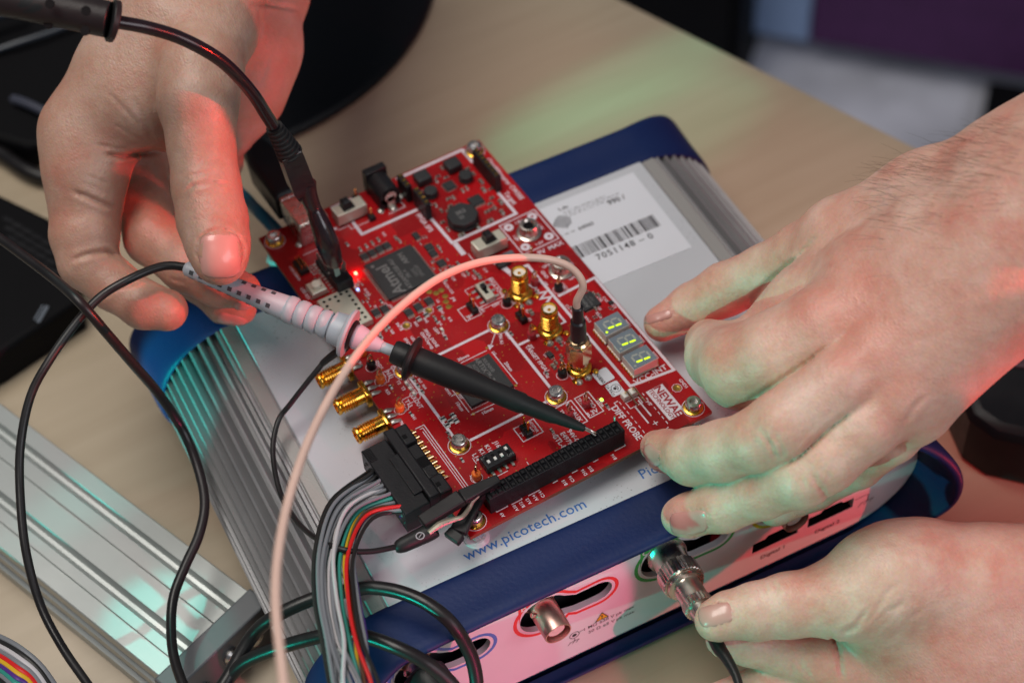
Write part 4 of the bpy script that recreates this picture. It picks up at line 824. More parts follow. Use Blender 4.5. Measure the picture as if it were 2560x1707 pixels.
plathe(mb,prof,n=36); mb.build('probe_body',K['probe'],pb,sharp=35)
XB=sx[1][0]+2.6
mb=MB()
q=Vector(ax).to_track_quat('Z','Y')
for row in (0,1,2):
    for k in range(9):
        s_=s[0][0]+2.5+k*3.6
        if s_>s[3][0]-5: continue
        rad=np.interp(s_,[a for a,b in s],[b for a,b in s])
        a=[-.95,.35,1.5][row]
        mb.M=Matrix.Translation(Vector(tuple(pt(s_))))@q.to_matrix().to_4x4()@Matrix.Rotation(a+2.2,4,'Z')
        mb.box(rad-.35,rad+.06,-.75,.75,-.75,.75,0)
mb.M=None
prop(mb.build('grip_recess_shade',mat('recess_shade',(.06,.065,.075),.6),pb),kind='stuff')  # blocks level with the grip; the recess shade is only their dark colour
c1=rr(832,770,62); c2=rr(872,790,30)
mb=MB(); plathe(mb,[(3.6,XB),(4.5,c1[0]-1.5),(4.2,c1[0]),(2.3,c2[0]),(2.1,c2[0]+1)],n=32); mb.build('probe_cone',mat('pale_probe_plastic',(0.55,0.47,0.55),0.35),pb)
c3=pl(905,800); mb=MB(); plathe(mb,[(1.9,c2[0]+.8),(1.9,c3+2)],n=24); mb.build('probe_neck',K['probe'],pb)
b1=rr(905,805,56); b2=rr(935,818,58); f1=rr(945,822,108); b3=rr(985,835,66); b4=rr(1075,885,62); b5=rr(1200,940,44); b6=rr(1270,965,38); b7=rr(1340,990,16)
mb=MB(); plathe(mb,[(1.8,c3),(b1[1]-.4,c3+.1),(b1[1],c3+.8),(b2[1],b2[0]),(f1[1]*.9,b2[0]+.9),(f1[1],b2[0]+1.6),(f1[1]*.96,b2[0]+2.6),(b3[1],b2[0]+3.4),(b3[1]*.98,b3[0]+6),(b4[1],b4[0]),(b5[1]+.4,b5[0]-12),(b5[1]+.4,b5[0]-1),(b5[1],b5[0]),(b6[1],b6[0]-1),(b6[1]-.5,b6[0]+1),(1.7,b6[0]+8),(b7[1],b7[0]),(.5,b7[0]+.5)],n=32); mb.build('hook_sleeve',K['rubber'],pb,sharp=40)
mb=MB(); e=pt(b7[0]-6)
mb.tube([pt(b7[0]-5,(0,-.2,1.0)),pt(b7[0],(0,0,.8)),pt(b7[0]+3.0,(0,.1,.2)),pt(b7[0]+4.4,(.2,.6,-.8)),pt(b7[0]+3.6,(.2,1.0,-1.6))],.32,8,sub=3); mb.tube([pt(b7[0]-5,(0,-.4,.3)),pt(b7[0]+1,(-.1,-.6,0)),pt(b7[0]+3.4,(0,-1.0,-.6))],.26,8,sub=3); mb.build('probe_hook',K['steel'],pb)
cab=path([(415,610,42),(372,612,43),(300,640,44),(230,682,42),(170,748,38),(112,830,34),(72,905,28),(50,1000,20),(45,1100,12),(57,1250,2),(90,1380,-8),(140,1480,-14),(205,1575,-20),(260,1650,-26)])
mb=MB(); mb.tube([tuple(pt(s[0][0]+3)),tuple(pt(s[0][0]-1))]+cab[1:],1.5,14,sub=8); mb.build('probe_cable',K['cable'],pb)
# ground lead: ring, sleeve, wire, crocodile clip
rg=sx[1][0]+3.2
sl=path([(812,775,24),(790,800,22),(765,815,18),(740,835,14)])
mb=MB(); u_=Vector(ax); n_=Vector((0,0,1))-u_*u_.z; n_.normalize(); b_2=u_.cross(n_)
ringp=[Vector(tuple(pt(rg)))+(n_*math.cos(a)+b_2*math.sin(a))*4.6 for a in [2*math.pi*k/24 for k in range(25)]]
mb.tube(ringp,.7,8,smooth=False,cap=False); mb.tube([tuple(ringp[14])]+sl,[.9,1.3,1.5,1.4,1.1],12)
mb.tube(path([(745,828,14),(735,842,13),(700,885,8),(665,930,3),(642,960,0),(630,1000,-2),(627,1040,-3),(634,1095,-3),(650,1145,-2),(685,1200,3),(730,1238,10),(790,1262,14),(850,1266,10),(915,1254,5)]),.95,12,sub=8)
gl=mb.build('ground_lead',K['cable'],pb)
mb=MB(); cA=path([(908,1257,5),(925,1251,5),(985,1222,5.5),(1000,1214,6)]); mb.tube(cA,[1.6,2.6,3.0,2.7],16,sub=3); 
cp=mb.build('clip_boot',K['rubber'],pb)
P1=at(990,1220,6);P2=at(1142,1100,9.5)
def plank(mb,a,b,wa,wb,h,mi=0,lift=0):
    a=Vector(tuple(a));b=Vector(tuple(b)); d_=(b-a).normalized(); sdir=Vector((0,0,1)).cross(d_).normalized(); up=d_.cross(sdir)
    vs=[]
    for p,w in ((a,wa),(b,wb)):
        for sx_,sz_ in ((-1,-1),(1,-1),(1,1),(-1,1)): vs.append(p+sdir*w*sx_+up*h*sz_)
    mb.add(vs,[(0,1,2,3),(7,6,5,4),(0,4,5,1),(1,5,6,2),(2,6,7,3),(3,7,4,0)],mi)
mb=MB(); plank(mb,at(968,1200,9),at(1060,1142,10.5),2.3,2.7,1.5); plank(mb,at(1060,1142,10.5),at(1146,1100,10.5),2.7,1.5,1.2); plank(mb,at(1135,1108,9),at(1095,1140,5),2.2,2.6,1.3); plank(mb,at(1100,1132,5),at(1052,1222,4),2.6,2.9,1.2); plank(mb,at(1052,1222,4.0),at(1036,1240,3.5),2.9,3.1,1.4)
mb.build('clip_jaw',K['rubber'],pb,bev=.5)
mb=MB(); mb.tube(path([(985,1223,8),(1010,1204,8.6),(1040,1193,8.5),(1062,1186,8.5),(1078,1165,8),(1085,1150,9),(1100,1138,10)]),[.9,1.3,1.0,.8,.8,.9,.5],8,sub=4,flat=.7); mb.build('clip_spring',mat('dull_spring',(.35,.32,.26),.5,.8),pb)
mb=MB(); P_=at(965,1230,8.6); mb.ring(P_[0],P_[1],1.1,1.5,P_[2],20); mb.text('1',1.8,P_[0],P_[1],-60,P_[2]); mb.build('clip_emblem',mat('grey_print',(.35,.33,.36),.6),cp)
# --- sleeved adapter plugged on the pin header and its cable
ad_=thing('debug_adapter','black cable adapter in shrink sleeve, plugged upright on the pin header beside the red led','adapter cable',(15.2,118,2.5))
mb=MB(); mb.box(11.6,18.2,115.0,121.5,2.6,7.6,.3); mb.build('plug_housing',K['black'],ad_,bev=.3)
mb=MB(); mb.add([tuple(at(x,y,z)) for x,y,z in ((760,590,19),(771,588,19),(779,628,9),(770,634,9))]+[tuple(at(x+3,y+2,z)) for x,y,z in ((760,590,18),(771,588,18),(779,628,8),(770,634,8))],[(0,1,2,3)[::-1],(4,5,6,7),(0,4,5,1),(1,5,6,2),(2,6,7,3),(3,7,4,0)]); mb.build('adapter_board',mat('pale_green_board',(.28,.42,.36),.4),ad_)
mb=MB()
for k in range(3): mb.tube(path([(776+k*4,594+k*2,17),(784+k*4,604,14),(786+k*3,622,9)]),.35,6,sub=3)
mb.build('contact_wire',K['tin'],ad_)
sleeve=path([(764,597,17),(752,560,26),(738,520,33),(720,478,39),(706,445,45),(700,420,49)])
mb=MB(); mb.tube(sleeve,[4.6,5.8,5.0,3.8,4.6,5.4],16,sub=5,flat=.72); shm=mat('shrink_sleeve',(.016,.009,.012),.25,bump=.6,bs=350,spec=.7); mb.build('shrink_sleeve',shm,ad_)
mb=MB(); mb.tube(path([(697,434,47),(692,424,49.5),(665,352,63),(660,340,66)]),[4.4,5.8,5.4,4.2],4,sub=4,smooth=True); mb.build('plug_body',shm,ad_,bev=1.0)
mb=MB(); rp=path([(665,352,63),(655,336,66.5),(645,318,70),(636,302,73.5),(630,292,76)]); 
for k in range(7):
    t=k/7; 
mb.tube([tuple(np.array(rp[0])*(1-t)+np.array(rp[-1])*t) for t in [i/28 for i in range(29)]],[ (4.4-1.7*i/28)+(.28 if (i%4)<2 else -.25) for i in range(29)],16,smooth=False); mb.build('strain_relief',K['rubber'],ad_)
mb=MB(); mb.tube(path([(632,296,75),(610,262,84),(585,222,94),(550,180,104),(510,142,112),(460,110,119),(400,82,125),(330,62,131),(262,50,135)]),2.15,16,sub=8); mb.build('adapter_cord',mat('glossy_black_cable',(.010,.009,.012),.22,var=.3,vs=60,bump=.05,bs=300),ad_)
mb=MB(); mb.tube(path([(268,51,135),(252,47,136)]),[6.6,6.6],20,smooth=False); mb.tube(path([(250,46,136),(150,24,139),(40,2,142),(-40,-12,144)]),5.7,20,smooth=False); mb.build('ferrite_shell',K['rubber'],ad_,bev=.4)
mb=MB()
for x,y in ((115,10),(198,26),(112,55),(196,72)): P_=at(x,y,146 if y<40 else 137.5); mb.lathe([(.1,0),(1.5,0),(1.5,.5)],tuple(P_),(-.3,-.5,.8),12)
mb.build('shell_dimple',K['matte'],ad_)
# --- usb cable in the board's usb socket
us=thing('usb_cable','black moulded usb plug with cord in the socket at the board corner','usb cable',(17.9,162,1))
mb=MB(); mb.box(12.4,23.4,161.6,164.2,1.2,10,.3); mb.build('metal_shroud',K['steel'],us)
mb=MB(); mb.prism([(11.0,163.2),(24.6,163.2),(24.8,186),(22.4,196),(21.0,204),(14.6,204),(13.2,196),(10.8,186)],-1.2,11.6,1.6); mb.build('plug_grip',K['black'],us,bev=.8)
mb=MB(); mb.tube([(17.8,203,5),(17.5,225,4),(10,260,-10),(-10,285,-40),(-40,300,-66)],2.6,14); mb.build('usb_cord',K['cable'],us)
bc=MB(); bc.tube(path([(480,420,-40),(545,440,-26),(585,478,-9),(612,505,-6),(640,535,-7),(662,560,-7)]),2.5,14); 
bc.tube(path([(470,412,-40),(440,400,-60),(380,360,-70)]),2.5,14)
one('blue_patch_cord',bc,mat('blue_cord',(.01,.16,.27),.3),'blue patch cord running under the board beside the usb socket','cord')
# --- white coax lead with screwed plug
cx_=thing('coax_lead','whitish coax lead arching over the board from its gold screw plug','coax cable',(67.3,40.2,2))
C0=(67.3,40.2,0)
def hexn(mb,r,z0,z1,n=6): mb.cyl(C0[0],C0[1],r,z0,z1,n,.35,rot=.3)
mb=MB(); hexn(mb,4.6,7.2,14.6); mb.lathe([(3.9,4.8),(4.0,5.2),(4.0,7.3)],C0,n=28); mb.lathe([(3.9,14.6),(3.9,15.6),(3.2,16.2)],C0,n=28); mb.lathe([(3.1,15.5),(3.3,16.8),(2.2,17)],C0,n=24); mb.build('screw_plug',K['paleg'],cx_)
mb=MB(); mb.lathe([(2.75,15.8),(2.8,22),(2.6,25.8),(1.95,26.4),(1.9,33),(1.4,33.4)],C0,n=24); mb.build('shrink_sleeve',mat('glossy_sleeve',(.015,.015,.018),.28),cx_)
K['coax']=mat('fep_coax_jacket',(0.72,0.50,0.42),0.32,bump=.25,bs=700,var=.12,vs=90)
mb=MB(); mb.tube([(67.3,40.2,31),(67.2,40.5,36)]+path([(1339,655,43),(1315,618,49),(1265,597,54),(1190,592,58),(1100,603,62),(1010,638,66),(925,700,70),(850,775,74),(785,865,78),(730,965,82),(690,1060,86),(655,1180,90),(636,1300,94),(634,1400,97),(644,1500,99),(652,1575,100),(660,1650,101)]),1.3,16,sub=8); mb.build('coax_cord',K['coax'],cx_)
# --- ribbon harness
hn=thing('wire_harness','bundle of coloured wires in a black plug on the left edge of the board','wire harness',(-10,30,-9))
mb=MB(); mb.box(-15.6,-6.3,14.6,45.2,-3.0,7.2,.4); mb.box(-9.4,-6.0,19.5,37,7.2,8.0,.1); mb.build('harness_plug',K['black'],hn,bev=.3)
mb=MB()
for k in range(9): mb.box(-15.2,-12.6,39.0+k*.62,39.25+k*.62,7.21,7.5)
prop(mb.build('plug_rib',K['black'],hn),kind='stuff')
wc=[('black_wire',(.015,.015,.015))]*2+[('grey_wire',(.19,.20,.22)),('black_wire',(.015,.015,.015)),('grey_wire',(.19,.20,.22))]+[('grey_wire',(.19,.20,.22)),('white_wire',(.52,.50,.52))]*3+[('grey_wire',(.19,.20,.22)),('green_wire',(.01,.10,.06)),('teal_wire',(.03,.26,.21)),('yellow_wire',(.65,.40,.02)),('grey_wire',(.19,.20,.22)),('brown_wire',(.10,.035,.015)),('red_wire',(.62,.015,.015)),('purple_wire',(.08,.025,.22)),('grey_wire',(.19,.20,.22)),('black_wire',(.015,.015,.015))]
WM={}
for nm,c in wc:
    if nm not in WM: WM[nm]=mat(nm,c,.38,bump=.05,bs=300)
random.seed(11); nw=len(wc)
for i,(nm,c) in enumerate(wc):
    t=i/(nw-1); y0=43.6-t*27.6; z0=3.2 if i%2 else .8
    # bundle cross position: outer wires (top of plug) go to the left of the bundle
    bx=(t-.5); lane=i%3
    P0=(-15.4,y0,z0)
    zl=(lane-1)*1.7+random.uniform(-.4,.4)-(3.0 if nm=='yellow_wire' else 0); jx=random.uniform(-13,13)
    a=at(888+t*50-36*(1-t),1078+t*98,z0+2.5+zl*.4)
    m1=at(822-(1-t)*62+34*t,1150+40*t,9+zl-t*2); m2=at(770+bx*92+jx*.5,1255+20*t,13+zl); m3=at(770+bx*100+jx,1368,16+zl); m4=at(788+bx*100+jx,1470,19+zl); m5=at(812+bx*106-jx,1575,20+zl); m6=at(830+bx*110,1660,19+zl)
    mb=MB(); mb.tube([(-13.5,y0,z0),P0,tuple(a),tuple(m1),tuple(m2),tuple(m3),tuple(m4),tuple(m5),tuple(m6)],.66,10,sub=7); mb.build(nm,WM[nm],hn)
# --- second black cable lying left, coming down the middle
mb=MB(); mb.tube(path([(-60,505,46),(0,548,46),(60,592,47),(130,646,48),(185,696,49),(245,765,38),(305,835,22),(365,905,4),(418,985,-12),(452,1065,-20),(470,1150,-24),(458,1225,-27),(425,1300,-30),(400,1365,-32),(393,1430,-33),(400,1510,-32),(432,1600,-30),(460,1660,-30)]),1.75,14,sub=8); one('black_cable',mb,K['cable'],'black cable running from the left edge down over the grey profile case','cable')
# --- thick coax cables at the bottom
mb=MB(); mb.tube(path([(470,1640,-20),(523,1556,-18),(577,1463,-12),(630,1416,-4),(727,1372,0),(827,1351,2),(869,1350,3),(925,1361,4),(985,1388,4),(1038,1432,1),(1074,1488,-8),(1089,1530,-14),(1096,1580,-20),(1098,1640,-26)]),2.3,16,sub=8); one('thick_coax_cable',mb,K['cable'],'thick black cable looping over the navy front bumper left of the red ring','cable','thick black cables over the front bumper')
mb=MB(); mb.tube(path([(450,1660,-24),(510,1575,-20),(563,1520,-14),(650,1484,-5),(729,1462,0),(785,1452,2),(845,1463,3),(910,1486,4),(970,1516,2),(1014,1548,-2),(1045,1580,-6),(1080,1640,-10)]),2.3,16,sub=8); one('thick_coax_cable',mb,K['cable'],'thick black cable below the other one, nearest the bottom left corner bumper','cable','thick black cables over the front bumper')
# --- black plug on channel A
pa=thing('bnc_plug','black moulded plug on the blue ringed socket at the bottom edge','plug',tuple(s2b((-31,-40,-40))))
def sfr(mb): mb.M=Matrix.Rotation(SA,4,'Z')
mb=MB(); sfr(mb); mb.lathe([(7.0,-1),(8.0,0),(8.2,14),(7.4,16),(6.6,17),(6.4,34),(4.5,38),(2.4,40)],(-31,-26,BZ+1.5),(0.12,-1,-0.05),30); mb.build('plug_grip',K['rubber'],pa)
mb=MB(); mb.tube([tuple(s2b((-27,-64,BZ-1))),tuple(s2b((-25,-76,BZ-3))),tuple(s2b((-22,-110,BZ-12)))],2.3,14); mb.build('plug_cord',K['cable'],pa)
# --- metal BNC plug on channel C, with its thin cable
pc=thing('bnc_plug','nickel bayonet plug with knurled rings on the green ringed socket, held by fingers','plug',tuple(s2b((62,-50,-40))))
og=np.array([61.5,-22.0,BZ+1.5]); dr=Vector((-.10,-1,.20)).normalized()
def knurl(mb,r,z0,z1,n,dd,o_,d_):
    q=d_.to_track_quat('Z','Y'); vs=[];N2=n*2
    for (rr_,z) in ((r-.3,z0),(r,z0+.3),(r,z1-.3),(r-.3,z1)):
        for i in range(N2):
            a=2*math.pi*i/N2; R_=rr_-(dd if i%2 else 0); vs.append(Vector(o_)+q@Vector((R_*math.cos(a),R_*math.sin(a),z)))
    fs=[(k*N2+i,k*N2+(i+1)%N2,(k+1)*N2+(i+1)%N2,(k+1)*N2+i) for k in range(3) for i in range(N2)]+[list(range(N2))[::-1],[3*N2+i for i in range(N2)]]
    mb.add(vs,fs)
mb=MB(); sfr(mb); mb.lathe([(5.0,-3),(6.9,-1),(7.2,0),(7.2,1.2),(6.6,2.0),(6.2,3),(6.0,9),(5.6,9.5)],tuple(og),dr,36); cr=mb.build('bayonet_collar',K['nickel'],pc)
mb=MB(); sfr(mb); knurl(mb,7.4,8.6,15.0,34,.35,tuple(og),dr); mb.build('knurled_ring',K['nickel'],pc)
mb=MB(); sfr(mb); mb.lathe([(6.0,15),(6.3,15.6),(6.2,16.6),(4.9,17),(4.9,24.2)],tuple(og),dr,36); mb.build('plug_barrel',K['nickel'],pc)
mb=MB(); sfr(mb); knurl(mb,5.3,24,27.5,26,.3,tuple(og),dr); mb.lathe([(4.2,27.5),(3.8,33),(2.4,34)],tuple(og),dr,24); mb.build('knurled_nut',K['nickel'],pc)
e_=s2b(og+np.array(dr)*33)
mb=MB(); mb.tube([tuple(e_)]+path([(1632,1445,-20),(1652,1488,-20)])+path([(1668,1510,-19),(1690,1550,-18),(1705,1600,-18)]),[2.2,2.2,2.3,1.9,1.5,1.3],14,sub=5); mb.build('plug_cord',K['cable'],pc)
# ============================================================ aluminium profile case at the lower left
E0=at(0,925,-50); E1=at(570,1356,-50); ed=(E1-E0); ed/=np.linalg.norm(ed); ep=np.array([ed[1],-ed[0],0])
if ep[0]>0: ep=-ep
cs=thing('profile_case','low silver extruded aluminium case with a dark grey end plate, lower left','enclosure',(E1[0],E1[1],-TZ))
prof=[(0,-24),(0,-.4),(.4,0),(6.3,0),(7.2,-3.2),(8.6,-3.4),(10.9,-.5),(11.0,-.3),(11.2,-.2),(16.6,-.2),(16.8,-1.4),(17.6,-1.4),(17.8,0),(26.8,0),(28.0,-3.4),(29.4,-3.6),(31.6,-.5),(31.7,-.3),(35.6,-.3),(35.8,-1.4),(36.6,-1.4),(36.8,0),(42.9,0),(43.3,-.4),(43.3,-5),(42.5,-5.6),(42.5,-8),(43.8,-8.6),(43.8,-12.6),(42.6,-13),(42.6,-18),(44.2,-18.6),(44.2,-24)]
K['brush']=mat('brushed_aluminium',(0.44,0.47,0.46),0.34,0.55,var=.05,vs=80,bump=.05,bs=900)
def ex(t,o,z): return tuple(E0+ed*t+ep*o+np.array([0,0,z]))
LN=float((E1-E0)@ed); n=len(prof)
mb=MB(); vs=[ex(t,o,z) for t in (-160,LN) for o,z in prof]; mb.add(vs,[(i,i+1,n+i+1,n+i) for i in range(n-1)]+[list(range(n,2*n))]); mb.build('extruded_shell',K['brush'],cs,sharp=20)
K['plate']=mat('grey_end_plate',(.10,.11,.12),.35,bump=.1,bs=600)
mb=MB(); P4=[ex(LN,-1.0,0)[:2],ex(LN+9.5,-1.0,0)[:2],ex(LN+9.5,45.4,0)[:2],ex(LN,45.4,0)[:2]]; mb.prism(P4,-TZ+.3,-49.0,.5); mb.build('end_plate',K['plate'],cs,bev=.4)
for o_,z_ in ((9,-60),(20,-57),(34,-62)):
    mb=MB(); mb.lathe([(3.3,0),(3.3,1.2),(2.6,2.2),(1.2,2.6),(.3,2.65)],ex(LN+9.5,o_,z_+50),tuple(ed),20); mb.build('plate_screw',K['steel'],cs)
# --- bundle of wires in the bottom left corner
for k,(nm,r_) in enumerate((('grey_wire',1),('black_wire',1),('white_wire',1),('teal_wire',1),('red_wire',1),('yellow_wire',1),('purple_wire',1),('grey_wire',1))): pass
wb=thing('wire_bundle','second bundle of coloured wires in the bottom left corner','wire harness',tuple(at(60,1560,-74)))
for k,nm in enumerate(('grey_wire','black_wire','white_wire','grey_wire','red_wire','yellow_wire','purple_wire','teal_wire','grey_wire','black_wire','teal_wire')):
    o_=k*11; mb=MB(); mb.tube(path([(-60,1440+o_,-30),(0,1462+o_*1.0,-26),(50-o_*.2,1490+o_,-24),(100-o_*.55,1535+o_*.6,-26),(150-o_*.9,1610+o_*.3,-32)]),.95,10); mb.build(nm,WM[nm],wb)
# ============================================================ dark things round the edge
c_=(60,401)
st=MB(); st.lathe([(4,0),(126,0),(128.5,1.5),(128.5,3.5),(127,5.5),(123,7),(60,9),(.5,9.5)],(c_[0],c_[1],-TZ+.1),n=96); one('monitor_foot',st,mat('dark_disc',(.003,.004,.006),.4,spec=.2),'large round black foot behind the left hand','monitor foot')
lp=thing('black_instrument','black ventilated box at the left edge, under the index finger','instrument',tuple(at(40,650,-74)))
L4=[at(-260,300,-56),at(-10,440,-56),at(110,498,-56),at(160,560,-56),at(178,690,-56),at(-10,815,-56),at(-300,980,-56)]
mb=MB(); mb.prism([tuple(p[:2]) for p in L4],-TZ+.2,-56,1.5); mb.build('instrument_case',K['matte'],lp,bev=1)
for i in range(5):
    for j in range(4):
        P_=at(18+i*22+j*5,505+j*22-i*3+i*16,-56)
        mb=MB(); mb.M=Matrix.Translation(Vector(tuple(P_)))@Matrix.Rotation(.5,4,'Z'); mb.box(-1.0,1.0,-2.6,2.6,.02,.25,.05); mb.build('vent_slot',K['black'],lp)
P_=at(98,722,-56); mb=MB(); mb.M=Matrix.Translation(Vector(tuple(P_)))@Matrix.Rotation(.75,4,'Z'); mb.box(-4.5,4.5,-.8,.8,.02,.2,0); mb.box(-3.5,4.5,1.6,2.4,.02,.2,0); mb.build('silver_print',mat('dull_silver_print',(.10,.12,.15),.5),lp)
up=thing('laptop','dark laptop standing behind the left wrist, upper left corner','laptop',tuple(at(40,200,-74)))
L4=[at(-260,-260,-60),at(300,-260,-60),at(330,160,-60),at(215,320,-60),at(60,335,-60),at(-60,300,-60),at(-260,260,-60)]
mb=MB(); mb.prism([tuple(p[:2]) for p in L4],-TZ+.2,-60,2); mb.build('laptop_base',K['matte'],up,bev=1)
mb=MB(); mb.tube(path([(-40,128,-58),(40,100,-56),(125,72,-56),(200,40,-56)]),1.4,8); mb.tube(path([(-60,62,-50),(0,36,-50),(50,22,-50)]),2.2,8); mb.build('laptop_edge',mat('grey_blue_edge',(.018,.028,.045),.4),up)
mb=MB(); mb.tube(path([(30,228,-57),(60,238,-56),(110,262,-56),(140,285,-57)]),2.2,10); mb.build('laptop_hinge',mat('dull_hinge',(.05,.055,.08),.4),up)
mb=MB(); mb.tube(path([(-80,310,-68),(0,352,-68),(60,392,-68),(120,412,-69),(200,420,-70),(300,380,-70)]),3.4,12); one('thick_black_cord',mb,K['cable'],'thick black cord on the table behind the left hand, between the dark boxes','cord')
dv=thing('black_device','black rounded device at the right edge beside the wrist','device',tuple(at(2300,900,-74)))
L4=[at(2150,700,-45),at(2185,800,-45),at(2200,880,-45),at(2232,950,-45),at(2290,990,-45),at(2400,1015,-45),at(2700,1000,-45),at(2700,600,-45)]
mb=MB(); mb.prism([tuple(p[:2]) for p in L4],-TZ+.2,-45,3); mb.build('device_case',K['black'],dv,bev=2)
mb=MB()
L5=[at(2322,810,-44.9),at(2325,845,-44.9),at(2420,852,-44.9),at(2420,790,-44.9)]; mb.prism([tuple(p[:2]) for p in L5],-45.2,-43.5,.5); mb.build('device_button',mat('plum_plastic',(.07,.035,.045),.4),dv,bev=.4)
# ============================================================ hands: one continuous skin each, grown from joints as a smooth distance field
def nets(D,org,h):
    "surface nets: mesh of the zero level of grid D"
    s=D<0; nx,ny,nz=D.shape
    c=np.zeros((nx-1,ny-1,nz-1),np.int8)
    for i in (0,1):
        for j in (0,1):
            for k in (0,1): c+=s[i:nx-1+i,j:ny-1+j,k:nz-1+k]
    act=(c>0)&(c<8); idx=-np.ones(act.shape,np.int64); I=np.argwhere(act); idx[act]=np.arange(len(I))
    P=np.zeros((len(I),3)); cnt=np.zeros(len(I))
    cr=[(i,j,k) for i in(0,1) for j in(0,1) for k in(0,1)]
    V=np.stack([D[I[:,0]+a,I[:,1]+b,I[:,2]+g] for a,b,g in cr],1)
    for e in range(8):
        for ax_ in range(3):
            a=cr[e]
            if a[ax_]: continue
            b=list(a); b[ax_]=1; f=cr.index(tuple(b)); d0=V[:,e];d1=V[:,f]; m=(d0<0)!=(d1<0)
            t=d0[m]/(d0[m]-d1[m]); q=np.tile(np.array(a,float),(m.sum(),1)); q[:,ax_]=t; P[m]+=q; cnt[m]+=1
    P=(I+P/cnt[:,None])*h+org
    F=[]
    for ax_ in range(3):
        sl0=[slice(None)]*3; sl1=[slice(None)]*3; sl0[ax_]=slice(0,-1); sl1[ax_]=slice(1,None)
        a=s[tuple(sl0)];b=s[tuple(sl1)]
        o1,o2=[(1,2),(2,0),(0,1)][ax_]
        for flip,mk in ((0,a&~b),(1,b&~a)):
            E=np.argwhere(mk); ok=(E[:,o1]>0)&(E[:,o2]>0)&(E[:,o1]<D.shape[o1]-1)&(E[:,o2]<D.shape[o2]-1); E=E[ok]
            def g(d1,d2):
                q=E.copy(); q[:,o1]-=d1; q[:,o2]-=d2; return idx[q[:,0],q[:,1],q[:,2]]
            Q=np.stack([g(1,1),g(0,1),g(0,0),g(1,0)],1); F.append(Q[:,::-1] if flip else Q)
    return P,np.concatenate(F)
def smin(a,b,k):
    h_=np.clip(0.5+0.5*(b-a)/k,0,1); return b*(1-h_)+a*h_-k*h_*(1-h_)
